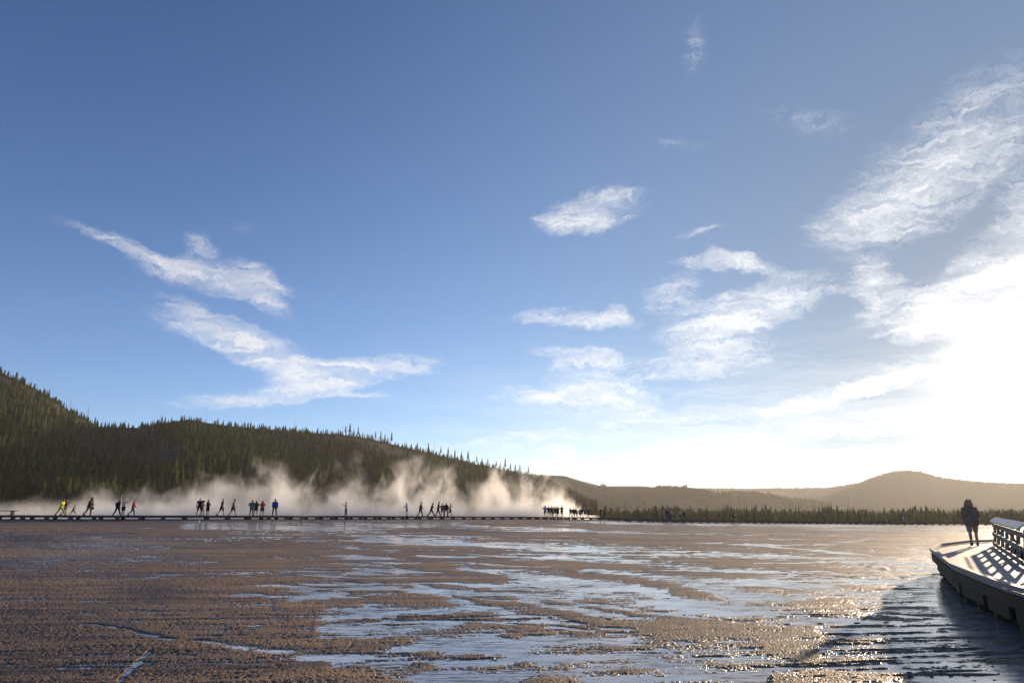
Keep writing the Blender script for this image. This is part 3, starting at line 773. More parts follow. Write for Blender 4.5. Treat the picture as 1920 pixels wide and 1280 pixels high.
# bench at the left end
def deck_at(px, off):            # point on the deck seen in column px, OFF metres behind its front edge
    u = (px - 960) / FH
    i = int(np.argmin(np.abs(su - u)))
    D = float(np.interp(u, su, sD)) + off; z = float(np.interp(u, su, sZ))
    return Vector((u * D, D, z))
bp = deck_at(4, 1.3); bn = empty('bench', tuple(bp)); tag(bn, 'plain backless wooden bench at the far left end of the boardwalk', 'bench')
m = MB(); m.box(Matrix.Translation((0, 0, 0.47)), 3.1, 0.42, 0.07); m.build('seat', dk_side, bn)
for sx in (-1.15, 1.12):
    m = MB(); m.box(Matrix.Translation((sx, 0, 0.2175)), 0.16, 0.34, 0.435); m.build('leg', dk_side, bn)

# ------------------------------------------------------------------ near boardwalk, right
DZ = 0.85
nb_top = bpy.data.materials.new('weathered_deck_planks'); nb_top.use_nodes = True
t = NT(nb_top.node_tree); tcn = t.new('ShaderNodeTexCoord'); p = t.new('ShaderNodeBsdfPrincipled')
E0 = at_z(1747, 1028, DZ + .1); E1 = at_z(1920, 1100, DZ + .1)
dirv = Vector((E1.x - E0.x, E1.y - E0.y, 0)).normalized(); ang = math.atan2(dirv.y, dirv.x)
P = t.mapping(tcn.outputs['Object'], rot=(0, 0, -ang))
sx_ = t.new('ShaderNodeSeparateXYZ'); t.put(sx_.inputs[0], P)
fr = t.math('FRACT', t.math('DIVIDE', sx_.outputs[0], 0.155)); fl = t.math('FLOOR', t.math('DIVIDE', sx_.outputs[0], 0.155))
gap = t.math('MULTIPLY', t.smooth(fr, 0.0, 0.07), t.smooth(fr, 1.0, 0.93))
wnz = t.new('ShaderNodeTexWhiteNoise', noise_dimensions='1D'); t.put(wnz.inputs['W'], fl)
gr = t.noise(t.mapping(P, scale=(14, 0.8, 1)), 2.0, 5, 0.6)
c = t.mix(wnz.outputs['Value'], C4((0.34, 0.285, 0.235)), C4((0.48, 0.41, 0.345))); c = t.mix(t.smooth(gr, 0.35, 0.7), c, C4((0.27, 0.215, 0.17)))
c = t.mix(gap, C4((0.03, 0.025, 0.02)), c)
t.put(p.inputs['Base Color'], c); p.inputs['Roughness'].default_value = 0.62
b = t.new('ShaderNodeBump'); b.inputs['Distance'].default_value = 0.012; b.inputs['Strength'].default_value = 0.7
t.put(b.inputs['Height'], t.math('ADD', gap, t.math('MULTIPLY', gr, 0.3))); t.put(p.inputs['Normal'], b.outputs[0])
o = t.new('ShaderNodeOutputMaterial'); t.put(o.inputs[0], p.outputs[0])
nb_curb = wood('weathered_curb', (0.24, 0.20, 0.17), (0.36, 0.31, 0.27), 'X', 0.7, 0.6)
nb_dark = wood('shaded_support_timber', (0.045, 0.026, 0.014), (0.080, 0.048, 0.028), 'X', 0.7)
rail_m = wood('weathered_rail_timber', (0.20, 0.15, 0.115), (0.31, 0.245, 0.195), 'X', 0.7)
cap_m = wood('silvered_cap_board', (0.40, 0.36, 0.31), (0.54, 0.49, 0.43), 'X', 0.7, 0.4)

edge_px = [(1861, 1011.6), (1811, 1013.5), (1762, 1019.5), (1747, 1028), (1786, 1057), (1830, 1074), (1877, 1091), (1922, 1104)]
edge = [at_z(a, b_, DZ + 0.10) for a, b_ in edge_px]
dlast = (edge[-1] - edge[-2]).normalized()
edge.append(edge[-1] + Vector((0.35, -2.2, 0))); edge.append(edge[-1] + Vector((4.0, -5.0, 0)))
edge = [Vector((e.x, e.y, DZ)) for e in edge]
# rail line on the other side of the deck
r0 = at_z(1866, 1023, DZ); r1 = at_z(1935, 1072, DZ)
rd = (r1 - r0).normalized()
rail_end = r0 + rd * 12.9
back = edge[0] + Vector((1.0, 0.4, 0)); 
poly = edge + [edge[-1] + Vector((3.0, 2.4, 0)), Vector((rail_end.x + 1.2, rail_end.y - 3.2, DZ)), Vector((rail_end.x + 0.2, rail_end.y, DZ)), Vector((r0.x, r0.y, DZ)) - rd * 0.3 + Vector((0.25, -0.1, 0)), Vector((back.x, back.y, DZ))]
nb = empty('boardwalk', (edge[3].x, edge[3].y, 0)); tag(nb, 'near raised timber walkway with a pale curb and angled end at the right edge', 'boardwalk')
def local(v): return Vector((v.x - edge[3].x, v.y - edge[3].y, v.z))
bm = bmesh.new(); vs = [bm.verts.new(local(v)) for v in poly]
f = bm.faces.new(vs); bmesh.ops.triangulate(bm, faces=[f])
ex = bmesh.ops.extrude_face_region(bm, geom=list(bm.faces)); 
for e in ex['geom']:
    if isinstance(e, bmesh.types.BMVert): e.co.z -= 0.06
bmesh.ops.recalc_face_normals(bm, faces=list(bm.faces))
me = bpy.data.meshes.new('deck'); bm.to_mesh(me); me.materials.append(nb_top); link('deck', me, nb)
for i in range(len(edge) - 1):                      # curb timbers and outer joists
    a_, b_ = local(edge[i]), local(edge[i + 1]); d = (b_ - a_).normalized(); n_ = Vector((d.y, -d.x, 0))
    if n_.dot(Vector((-1, 0, 0))) < 0 and i > 2: n_ = -n_
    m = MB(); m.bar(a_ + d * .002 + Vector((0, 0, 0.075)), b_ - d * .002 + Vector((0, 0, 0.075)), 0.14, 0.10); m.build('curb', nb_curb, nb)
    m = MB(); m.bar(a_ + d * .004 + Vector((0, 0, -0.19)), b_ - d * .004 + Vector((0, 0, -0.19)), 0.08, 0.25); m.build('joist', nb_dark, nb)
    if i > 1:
        m = MB(); m.bar(a_ + d * .3 + Vector((0.16, 0.05, -0.40)), b_ - d * .1 + Vector((0.16, 0.05, -0.40)), 0.06, 0.50); m.build('shade_board', nb_dark, nb)  # added dark board standing in for the shade under the deck
# posts and a lattice of braces below
L = 0
for i in range(2, len(edge) - 1):
    a_, b_ = edge[i], edge[i + 1]; seg = (b_ - a_).length; nseg = max(1, round(seg / 1.7))
    d = (b_ - a_).normalized(); inn = Vector((-d.y, d.x, 0))
    if inn.x < 0: inn = -inn
    for k in range(nseg):
        q = a_ + d * seg * (k + 0.3) / nseg
        for off in (0.32, 1.3, 2.6):
            pp = local(q + inn * off)
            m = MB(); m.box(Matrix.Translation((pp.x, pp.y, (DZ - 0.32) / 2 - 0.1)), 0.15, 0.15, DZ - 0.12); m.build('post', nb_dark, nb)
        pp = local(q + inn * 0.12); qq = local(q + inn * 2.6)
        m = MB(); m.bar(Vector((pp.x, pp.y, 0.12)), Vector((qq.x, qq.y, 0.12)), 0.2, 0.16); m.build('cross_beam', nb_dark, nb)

# slatted railing with a broad sloping cap
rl = empty('railing', (r0.x, r0.y, DZ)); tag(rl, 'weathered slatted railing with a broad sloping cap board on the near walkway', 'railing')
side = Vector((-rd.y, rd.x, 0)); 
if side.x > 0: side = -side                          # towards the deck
RLEN = 12.6; sp_ = 2.1; npost = int(RLEN / sp_) + 1
for k in range(npost):
    q = rd * (k * sp_)
    m = MB(); m.bar(q + Vector((0, 0, 0.0)), q + Vector((0, 0, 1.0)) - side * 0.12, 0.10, 0.12, up=rd); m.build('post', rail_m, rl)
    if k % 3 == 0 and k < 12:
        m = MB(); m.bar(q - side * 0.50 + Vector((0, 0, 0.02)), q - side * 0.16 + Vector((0, 0, 0.72)), 0.07, 0.09, up=rd); m.build('brace', rail_m, rl)
for z_ in (0.12, 0.49, 0.86):
    m = MB()
    for k in range(0, npost - 1, 3):
        a_ = rd * (k * sp_ + .01); b_ = rd * (min(k + 3, npost - 1) * sp_ - .01)
        o_ = side * (0.075 - 0.12 * z_) + Vector((0, 0, z_))
        m.bar(a_ + o_, b_ + o_, 0.04, 0.155)
    m.build('rail_board', rail_m, rl)
tilt_up = (Vector((0, 0, 1)) + side * 0.75).normalized()
for k in range(0, npost - 1, 2):
    a_ = rd * (k * sp_ + .006 - (0.15 if k == 0 else 0)); b_ = rd * (min(k + 2, npost - 1) * sp_ - .006)
    o_ = Vector((0, 0, 1.09)) - side * 0.06
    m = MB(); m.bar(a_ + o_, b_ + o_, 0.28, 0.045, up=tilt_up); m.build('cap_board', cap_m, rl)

# ------------------------------------------------------------------ people
def rotx(v, a):                   # forward swing about x (forward = +y)
    return Vector((v[0], v[1] * math.cos(a) + v[2] * math.sin(a) * -1, v[1] * math.sin(a) + v[2] * math.cos(a)))
def skeleton(P):
    """P: lean, legs ((hip, knee, splay),(...)), arms ((pitch, elbow, out, inward),(...)), head turn"""
    J = {}
    J['hipc'] = Vector((0, 0, 0.93)); lean = R(P.get('lean', 3))
    def tr(v): return J['hipc'] + rotx(v, -lean)
    J['waist'] = tr((0, 0, 0.16)); J['chest'] = tr((0, 0.0, 0.38)); J['neckb'] = tr((0, -0.01, 0.53)); J['neck'] = tr((0, 0.01, 0.60))
    J['head'] = J['neck'] + Vector((0, 0.025, 0.115))
    low = 9
    for s_, nm, (hip, knee, spl) in ((-1, 'l', P['legs'][0]), (1, 'r', P['legs'][1])):
        h = J['hipc'] + Vector((s_ * 0.095, 0, -0.02)); a = R(hip); b_ = R(hip - knee)
        k = h + Vector((s_ * math.sin(R(spl)) * 0.43, math.sin(a) * 0.43, -math.cos(a) * 0.43))
        an = k + Vector((s_ * math.sin(R(spl)) * 0.3, math.sin(b_) * 0.42, -math.cos(b_) * 0.42))
        J['hip' + nm] = h; J['knee' + nm] = k; J['ank' + nm] = an
        fa = R(max(0, (knee + 0) * 0.55 if hip < 0 else 0)); fd = Vector((s_ * 0.12, math.cos(fa), -math.sin(fa)))
        J['toe' + nm] = an + fd * 0.18 + Vector((0, 0, -0.055)); J['heel' + nm] = an + Vector((0, -0.05, -0.05)) + Vector((0, 0, 0.0))
        low = min(low, J['toe' + nm].z - 0.03, J['heel' + nm].z - 0.035)
    for s_, nm, (pit, elb, out, inw) in ((-1, 'l', P['arms'][0]), (1, 'r', P['arms'][1])):
        sh = tr((s_ * 0.185, 0, 0.50)); a = R(pit)
        e = sh + Vector((s_ * math.sin(R(out)) * 0.29, math.sin(a) * 0.29 * math.cos(R(out)), -math.cos(a) * 0.29 * math.cos(R(out))))
        b_ = R(pit + elb)
        f = Vector((-s_ * math.sin(R(inw)), math.sin(b_) * math.cos(R(inw)), -math.cos(b_) * math.cos(R(inw))))
        wv_ = e + f * 0.255
        J['sh' + nm] = sh; J['elb' + nm] = e; J['wri' + nm] = wv_; J['hd' + nm] = f
    for k in J:
        if not k.startswith('hd'): J[k] = J[k] - Vector((0, 0, low))
    return J

def remesh(mb, vox, name, smooth_it=3):
    me = mb.mesh(name); o = bpy.data.objects.new('tmp', me); COL.objects.link(o)
    md = o.modifiers.new('r', 'REMESH'); md.mode = 'VOXEL'; md.voxel_size = vox
    ms = o.modifiers.new('s', 'SMOOTH'); ms.iterations = smooth_it; ms.factor = 0.5
    dg = bpy.context.evaluated_depsgraph_get(); ev = o.evaluated_get(dg)
    out = bpy.data.meshes.new_from_object(ev); bpy.data.objects.remove(o); out.name = name
    out.polygons.foreach_set('use_smooth', np.ones(len(out.polygons), dtype=bool))
    return out

def body_shape(m, J, g=1.0, limb=1.0):
    m.tube([J['hipc'] + Vector((0, 0, -0.09)), J['hipc'], J['waist'], J['chest'], J['neckb'] + Vector((0, 0, -0.02))],
           [(0.13 * g, 0.10 * g), (0.165 * g, 0.115 * g), (0.135 * g, 0.095 * g), (0.165 * g, 0.110 * g), (0.10, 0.07)], 14)
    m.tube([J['neckb'] - Vector((0, 0, .04)), J['neck'], J['head']], [0.062, 0.052, 0.05], 10)
    h = J['head']
    m.ball(h, 0.076, 0.094, 0.112, nu=14, nv=10)
    m.ball(h + Vector((0, 0.03, -0.065)), 0.05, 0.06, 0.05)                       # jaw
    m.ball(h + Vector((0, 0.100, -0.012)), 0.013, 0.018, 0.026)                  # nose
    m.ball(h + Vector((0.078, -0.005, -0.01)), 0.010, 0.018, 0.030); m.ball(h + Vector((-0.078, -0.005, -0.01)), 0.010, 0.018, 0.030)
    for nm in 'lr':
        m.tube([J['hip' + nm] + Vector((0, 0, 0.04)), J['hip' + nm] * .55 + J['knee' + nm] * .45, J['knee' + nm], J['knee' + nm] * .7 + J['ank' + nm] * .3, J['ank' + nm]],
               [0.092 * g * limb, 0.078 * limb, 0.054 * limb, 0.058 * limb, 0.036], 10)
        a = J['ank' + nm]
        m.tube([J['heel' + nm], a * .4 + J['toe' + nm] * .6, J['toe' + nm]], [(0.036, 0.032), (0.042, 0.03), (0.036, 0.02)], 8)
        m.tube([J['neckb'] * .6 + J['sh' + nm] * .4, J['sh' + nm], J['sh' + nm] * .5 + J['elb' + nm] * .5, J['elb' + nm], J['elb' + nm] * .65 + J['wri' + nm] * .35, J['wri' + nm]],
               [0.05, 0.056 * limb, 0.047 * limb, 0.038, 0.038, 0.026], 8)
        w_ = J['wri' + nm]; f = J['hd' + nm]
        m.tube([w_ - f * .02, w_ + f * 0.04, w_ + f * 0.085], [(0.024, 0.026), (0.042, 0.018), (0.040, 0.014)], 8)

def fingers(m, J):
    for s_, nm in ((-1, 'l'), (1, 'r')):
        w_ = J['wri' + nm]; f = J['hd' + nm].normalized()
        ref = Vector((0, 1, 0)) if abs(f.y) < 0.9 else Vector((1, 0, 0))
        a = f.cross(ref).normalized(); c = a.cross(f).normalized()
        for k, L_ in enumerate((0.066, 0.076, 0.070, 0.055)):
            b0 = w_ + f * 0.075 + a * (-0.028 + 0.0187 * k)
            m.tube([b0, b0 + f * L_ * .5 + c * 0.006, b0 + f * L_ * .85 + c * 0.02, b0 + f * L_ + c * 0.034], [0.0092, 0.0088, 0.008, 0.006], 6)
        b0 = w_ + f * 0.025 - a * 0.030
        m.tube([b0, b0 - a * 0.026 + f * 0.026 + c * .008, b0 - a * 0.032 + f * 0.056 + c * .018], [0.011, 0.010, 0.007], 6)

skins = [principled('skin_%s' % n_, c_, 0.55, 0.4)[0] for n_, c_ in (('fair', (0.42, 0.25, 0.17)), ('tan', (0.26, 0.14, 0.085)))]
face_d = principled('eyes_and_lips', (0.06, 0.03, 0.03), 0.4, 0.5)[0]

POSES = {
    'stand': dict(lean=2, legs=((2, 3, 3), (-2, 3, 3)), arms=((5, 12, 9, 0), (3, 14, 9, 0))),
    'stand_wide': dict(lean=0, legs=((2, 2, 8), (-3, 2, 8)), arms=((8, 18, 16, 2), (-2, 14, 14, 0))),
    'hips': dict(lean=1, legs=((2, 2, 5), (-2, 3, 5)), arms=((-18, 62, 34, 42), (-14, 58, 34, 42))),
    'fold': dict(lean=-1, legs=((3, 3, 4), (-2, 3, 4)), arms=((12, 92, 10, 52), (14, 86, 10, 48))),
    'walk': dict(lean=7, legs=((20, 6, 1), (-15, 15, 1)), arms=((-22, 16, 8, 0), (20, 26, 8, 2))),
    'walk_b': dict(lean=5, legs=((-17, 26, 1), (19, 8, 1)), arms=((16, 24, 9, 0), (-16, 16, 9, 0))),
    'stride': dict(lean=12, legs=((27, 6, 1), (-23, 12, 1)), arms=((-28, 20, 8, 0), (24, 40, 8, 0))),
    'photo': dict(lean=-2, legs=((3, 2, 4), (-4, 3, 4)), arms=((62, 70, 16, 22), (60, 74, 16, 20))),
    'head_hand': dict(lean=3, legs=((20, 5, 1), (-16, 12, 1)), arms=((70, 105, 40, 30), (8, 20, 9, 0))),
    'tote': dict(lean=10, legs=((12, 18, 2), (-14, 20, 2)), arms=((-10, 30, 10, 0), (14, 60, 10, 10))),
    'stroll': dict(lean=4, legs=((10, 5, 3), (-9, 10, 3)), arms=((26, 74, 8, 30), (20, 66, 8, 30))),
}
CACHE = {}
def piece(pose, what, fine_=False):
    key = (pose, what, fine_)
    if key in CACHE: return CACHE[key]
    J = skeleton(POSES[pose]); m = MB(); vox = 0.012 if fine_ else 0.02
    if what == 'body':
        body_shape(m, J); me = remesh(m, 0.011 if fine_ else 0.016, 'body', 2)
        m2 = MB(); fingers(m2, J); nb_ = len(m2.F)
        h = J['head']
        for sx in (-1, 1): m2.ball(h + Vector((sx * 0.030, 0.083, 0.008)), 0.011, 0.008, 0.007, nu=6, nv=4)
        m2.ball(h + Vector((0, 0.090, -0.055)), 0.022, 0.007, 0.006, nu=6, nv=4)
        bm = bmesh.new(); bm.from_mesh(me); base = len(bm.faces)
        vs = [bm.verts.new(v) for v in m2.V]
        for i, f in enumerate(m2.F):
            try:
                ff = bm.faces.new([vs[j] for j in f]); ff.smooth = True; ff.material_index = 0 if i < nb_ else 1
            except ValueError: pass
        bm.to_mesh(me); bm.free()
        me.materials.clear(); me.materials.append(None); me.materials.append(face_d)
    elif what in ('shirt', 'jacket', 'tank', 'coat'):
        k = {'shirt': 1.12, 'jacket': 1.24, 'tank': 1.07, 'coat': 1.34}[what]
        hem = {'shirt': 0.0, 'jacket': -0.06, 'tank': 0.02, 'coat': -0.14}[what]
        m.tube([J['hipc'] + Vector((0, 0, hem - .02)), J['hipc'] + Vector((0, 0, .05)), J['waist'], J['chest'], J['neckb'] + Vector((0, 0, .0))],
               [(0.172 * k, 0.122 * k), (0.165 * k, 0.118 * k), (0.147 * k, 0.108 * k), (0.172 * k, 0.118 * k), (0.105 * k, 0.08)], 14)
        for nm in 'lr':
            pts = [J['neckb'] * .6 + J['sh' + nm] * .4, J['sh' + nm]]; rr = [0.058 * k, 0.060 * k]
            if what == 'shirt': pts.append(J['sh' + nm] * .4 + J['elb' + nm] * .6); rr.append(0.062)
            elif what != 'tank':
                pts += [J['sh' + nm] * .5 + J['elb' + nm] * .5, J['elb' + nm], J['wri' + nm]]; rr += [0.058 * k, 0.052 * k, 0.040 * k]
            else: rr = [0.05, 0.045]
            m.tube(pts, rr, 8)
        if what in ('jacket', 'coat'): m.tube([J['neckb'] - Vector((0, 0.0, .02)), J['neck'] + Vector((0, -0.02, 0))], [0.09, 0.075], 10)
        me = remesh(m, vox, what, 2)
    elif what in ('shorts', 'trousers', 'skirt'):
        m.tube([J['hipc'] + Vector((0, 0, -0.12)), J['hipc'], J['hipc'] + Vector((0, 0, .10))], [(0.16, 0.118), (0.178, 0.128), (0.155, 0.115)], 14)
        if what == 'skirt':
            mk = (J['kneel'] + J['kneer']) / 2 * .65 + J['hipc'] * .35
            m.tube([J['hipc'], mk], [(0.175, 0.125), (0.21, 0.17)], 14)
        for nm in 'lr':
            h, k_, a = J['hip' + nm], J['knee' + nm], J['ank' + nm]
            if what == 'shorts': m.tube([h + Vector((0, 0, .03)), h * .5 + k_ * .5, h * .12 + k_ * .88], [0.105, 0.095, 0.086], 10)
            if what == 'trousers': m.tube([h + Vector((0, 0, .03)), h * .5 + k_ * .5, k_, a + Vector((0, 0, .02))], [0.106, 0.09, 0.070, 0.058], 10)
        me = remesh(m, vox, what, 2)
    elif what == 'shoes':
        for nm in 'lr':
            a, tt, hh = J['ank' + nm], J['toe' + nm], J['heel' + nm]
            m.tube([hh + Vector((0, -.01, 0)), a * .45 + tt * .55 + Vector((0, 0, -.012)), tt + Vector((0, .012, 0))], [(0.046, 0.038), (0.052, 0.036), (0.044, 0.026)], 8)
            m.tube([a + Vector((0, 0, .02)), a + Vector((0, 0, -.04))], [0.046, 0.052], 8)
        me = remesh(m, vox, 'shoes', 1)
    elif what in ('hair_short', 'hair_long', 'hair_bun', 'cap', 'hood', 'hair_bob'):
        h = J['head']
        if what == 'cap':
            m.ball(h + Vector((0, -0.005, 0.045)), 0.086, 0.102, 0.080, nu=12, nv=8)
            m.tube([h + Vector((0, 0.06, 0.052)), h + Vector((0, 0.165, 0.035))], [(0.07, 0.012), (0.055, 0.008)], 10)
        elif what == 'hood':
            m.ball(h + Vector((0, -0.02, 0.01)), 0.10, 0.108, 0.13, nu=12, nv=8); m.ball(h + Vector((0, -0.04, -0.13)), 0.12, 0.10, 0.08)
        elif what == 'hair_bob':
            m.ball(h + Vector((0, -0.028, 0.012)), 0.125, 0.125, 0.135, nu=14, nv=10)
            for k in range(16):
                a = math.pi * (0.95 + 1.1 * k / 15); r_ = random.uniform(.85, 1.15)
                m.tube([h + Vector((0.09 * math.cos(a), -0.01 + 0.10 * math.sin(a), 0.03)), h + Vector((0.125 * r_ * math.cos(a), -0.01 + 0.13 * r_ * math.sin(a), -0.06)),
                        h + Vector((0.12 * r_ * math.cos(a), -0.01 + 0.13 * r_ * math.sin(a), -0.15 + random.uniform(-.03, .03)))], [0.035, 0.034, 0.014], 6)
            for k in range(7):
                a = random.uniform(0, 6.28); m.tube([h + Vector((0.08 * math.cos(a), 0.06 * math.sin(a), 0.11)), h + Vector((0.13 * math.cos(a), 0.09 * math.sin(a), 0.155 + random.uniform(-.01, .03)))], [0.022, 0.006], 5)
        else:
            m.ball(h + Vector((0, -0.018, 0.018)), 0.087, 0.097, 0.108, nu=14, nv=9)
            if what == 'hair_long':
                m.tube([h + Vector((0, -0.055, 0.03)), h + Vector((0, -0.085, -0.10)), h + Vector((0, -0.105, -0.27))], [(0.085, 0.05), (0.085, 0.045), (0.055, 0.025)], 12)
            if what == 'hair_bun': m.ball(h + Vector((0, -0.11, 0.06)), 0.04, 0.04, 0.04)
        me = remesh(m, 0.014, what, 1)
        if what != 'cap':                             # keep the face free
            bm = bmesh.new(); bm.from_mesh(me)
            kill = [v for v in bm.verts if v.co.y > h.y + 0.050 and v.co.z < h.z + 0.050]
            bmesh.ops.delete(bm, geom=kill, context='VERTS'); bm.to_mesh(me); bm.free()
    elif what == 'backpack':
        c_ = J['chest']; m.ball(c_ + Vector((0, -0.19, -0.08)), 0.15, 0.11, 0.23); me = remesh(m, 0.02, 'backpack', 2)
    elif what == 'bag':
        m.ball(J['wril'] + Vector((0, 0.0, -0.18)), 0.05, 0.13, 0.12)
        m.tube([J['wril'] + Vector((0, .06, -.10)), J['wril'], J['wril'] + Vector((0, -.06, -.10))], [0.012, 0.012, 0.012], 5); me = remesh(m, 0.014, 'bag', 1)
    CACHE[key] = (me, J); return CACHE[key]

CM = {}
def cmat(rgb):
    if rgb not in CM: CM[rgb] = cloth('cloth_%d' % len(CM), rgb)
    return CM[rgb]
PARTN = {'hair_short': 'hair', 'hair_long': 'hair', 'hair_bun': 'hair', 'hair_bob': 'hair'}
BLK = (0.018, 0.016, 0.020); NAVY = (0.02, 0.025, 0.06); GREY = (0.11, 0.11, 0.12); BR = (0.05, 0.03, 0.02); BLOND = (0.32, 0.20, 0.09); WHITE = (0.62, 0.60, 0.58)

def person(loc, rz, h, pose, top, bottom, hair, skin=0, extra=(), label='', group=None, fine_=False, wide=1.0):
    """top/bottom/hair/extra: (piece, colour)"""
    r = empty('person', loc, rz); tag(r, label, 'person', group)
    k = h / 1.74
    items = [('body', None), top, bottom, hair, ('shoes', (0.04, 0.035, 0.035))] + list(extra)
    for it in items:
        if it is None: continue
        what, colr = it
        me, J = piece(pose, what, fine_)
        o = link(PARTN.get(what, what), me, r); o.scale = (k * wide, k * wide, k)
        if what == 'body':
            o.material_slots[0].link = 'OBJECT'; o.material_slots[0].material = skins[skin]
        else:
            if not me.materials: me.materials.append(None)
            o.material_slots[0].link = 'OBJECT'; o.material_slots[0].material = cmat(colr)
    return r, skeleton(POSES[pose])

RT, LF, AW, TW = -90, 90, 0, 180        # facing: right, left, away, towards the camera
def far_person(px, hpx, face, pose, top, bottom, hair, label, group, skin=0, extra=(), off=1.0):
    loc = deck_at(px, off); h = hpx * loc.y / FH * 0.985
    return person(tuple(loc), R(face + random.uniform(-8, 8)), h, pose, top, bottom, hair, skin, extra, label, group, False, random.uniform(1.04, 1.22))

G1 = 'visitors on the left stretch of the boardwalk'
far_person(115, 32, RT, 'stride', ('shirt', (0.62, 0.58, 0.04)), ('trousers', (0.42, 0.50, 0.10)), ('hair_short', BLOND), 'person in bright yellow top and yellow green trousers striding right', G1)
far_person(122.5, 31.5, RT, 'walk_b', ('shirt', BLK), ('skirt', BLK), ('hair_short', BR), 'person in a black dress walking just right of the yellow clad walker', G1, off=1.5)
far_person(138.5, 22, RT, 'stride', ('shirt', (0.26, 0.17, 0.08)), ('shorts', (0.24, 0.16, 0.09)), ('hair_short', BR), 'small child in tan clothes striding right on the boardwalk', G1)
far_person(168, 34, RT, 'tote', ('coat', (0.045, 0.03, 0.032)), ('trousers', (0.10, 0.085, 0.05)), ('hood', (0.05, 0.03, 0.03)), 'stooped person in a dark hooded coat walking behind the tan clad child', G1, extra=[('bag', BLK)])
pr, J = far_person(221, 30.5, RT, 'walk', ('jacket', BLK), ('trousers', BLK), ('hair_short', (0.30, 0.2, 0.13)), 'person in black with a backpack carrying a tall white pole', G1, extra=[('backpack', BLK)])
far_person(232, 31, AW - 25, 'photo', ('tank', (0.66, 0.52, 0.46)), ('shorts', (0.05, 0.02, 0.03)), ('hair_bun', BLOND), 'person in a pale pink top and dark shorts raising both arms', G1)
far_person(249.5, 29, RT + 20, 'walk_b', ('jacket', (0.42, 0.02, 0.05)), ('trousers', BLK), ('hair_short', (0.55, 0.42, 0.28)), 'fair haired person in a red jacket and black trousers', G1)
far_person(374.5, 33, AW + 10, 'stand_wide', ('shirt', (0.05, 0.02, 0.03)), ('shorts', BLK), ('cap', (0.75, 0.75, 0.75)), 'person with a white cap, dark maroon shirt and black shorts', G1)
far_person(380.5, 28.5, RT + 10, 'stroll', ('tank', (0.60, 0.40, 0.25)), ('shorts', (0.42, 0.28, 0.17)), ('hair_bun', BR), 'person in pale peach clothes beside the white capped visitor', G1, off=1.5)
far_person(390, 29.5, AW - 20, 'fold', ('tank', BLK), ('shorts', BLK), ('hair_long', (0.16, 0.09, 0.045)), 'slim person in black top and shorts with long fair hair', G1)
far_person(416, 32, AW - 50, 'walk_b', ('shirt', (0.14, 0.10, 0.085)), ('shorts', BLK), ('hair_short', (0.45, 0.36, 0.30)), 'heavy set bald looking person in a brown grey shirt and black shorts', G1)
far_person(437.5, 31.5, RT, 'walk', ('shirt', (0.16, 0.13, 0.20)), ('shorts', (0.03, 0.02, 0.03)), ('hair_short', BR), 'person in a dusty lilac shirt and dark shorts striding right', G1)
far_person(472.5, 29, AW, 'hips', ('jacket', (0.13, 0.16, 0.15)), ('trousers', (0.10, 0.10, 0.10)), ('hair_short', BR), 'person in a grey green sweater with hands on hips', G1)
far_person(480.5, 27.5, AW + 15, 'fold', ('shirt', BLK), ('skirt', BLK), ('hair_long', (0.04, 0.02, 0.02)), 'person all in black between the grey green sweater and the orange red shirt', G1)
far_person(492, 27.5, AW + 10, 'fold', ('shirt', (0.72, 0.09, 0.04)), ('shorts', BLK), ('hair_long', (0.05, 0.02, 0.015)), 'long haired person in an orange red shirt and black shorts', G1)
far_person(515.5, 31, AW, 'stand_wide', ('jacket', (0.03, 0.06, 0.32)), ('trousers', (0.03, 0.02, 0.02)), ('hair_short', BR), 'person in a royal blue shirt and dark trousers standing alone', G1)
G2 = 'visitors on the middle stretch of the boardwalk'
pt, Jt = far_person(649, 25.5, LF, 'photo', ('tank', (0.52, 0.36, 0.28)), ('trousers', (0.035, 0.03, 0.03)), ('hair_short', BR), 'lone person in a beige top holding up a tablet facing left', G2)
far_person(763, 25, LF + 40, 'stroll', ('shirt', (0.50, 0.46, 0.66)), ('shorts', (0.26, 0.24, 0.22)), ('hair_short', (0.35, 0.3, 0.35)), 'lone person in a pale lilac shirt and grey shorts', G2)
far_person(788.5, 27, RT, 'walk', ('coat', (0.06, 0.02, 0.02)), ('trousers', (0.05, 0.025, 0.025)), ('hair_short', BR), 'person in a dark maroon coat with a bag walking behind the group', G2, extra=[('bag', BLK)])
far_person(809, 26, RT, 'stride', ('shirt', BLK), ('trousers', (0.03, 0.02, 0.02)), ('hair_short', BR), 'person in plain black with both legs in a long stride', G2, skin=1)
far_person(821.5, 28, RT, 'walk', ('shirt', (0.035, 0.02, 0.03)), ('trousers', (0.04, 0.025, 0.02)), ('hair_short', BR), 'tallest person of the tight walking group, in dark clothes', G2, skin=1)
far_person(829.5, 24, AW, 'hips', ('shirt', (0.09, 0.035, 0.11)), ('shorts', (0.05, 0.02, 0.04)), ('hair_short', BR), 'person in a dark purple shirt behind the tallest walker', G2)
far_person(836.5, 24.5, AW, 'stand_wide', ('jacket', (0.03, 0.015, 0.045)), ('trousers', BLK), ('hair_short', BR), 'broad shouldered person in navy second from right in the walking group', G2, off=1.4)
far_person(844, 23.5, RT, 'head_hand', ('shirt', (0.14, 0.06, 0.13)), ('shorts', (0.05, 0.02, 0.03)), ('hair_short', BR), 'person in a mauve shirt with one hand raised to the head', G2)
G3 = 'crowd at the lit end of the boardwalk'
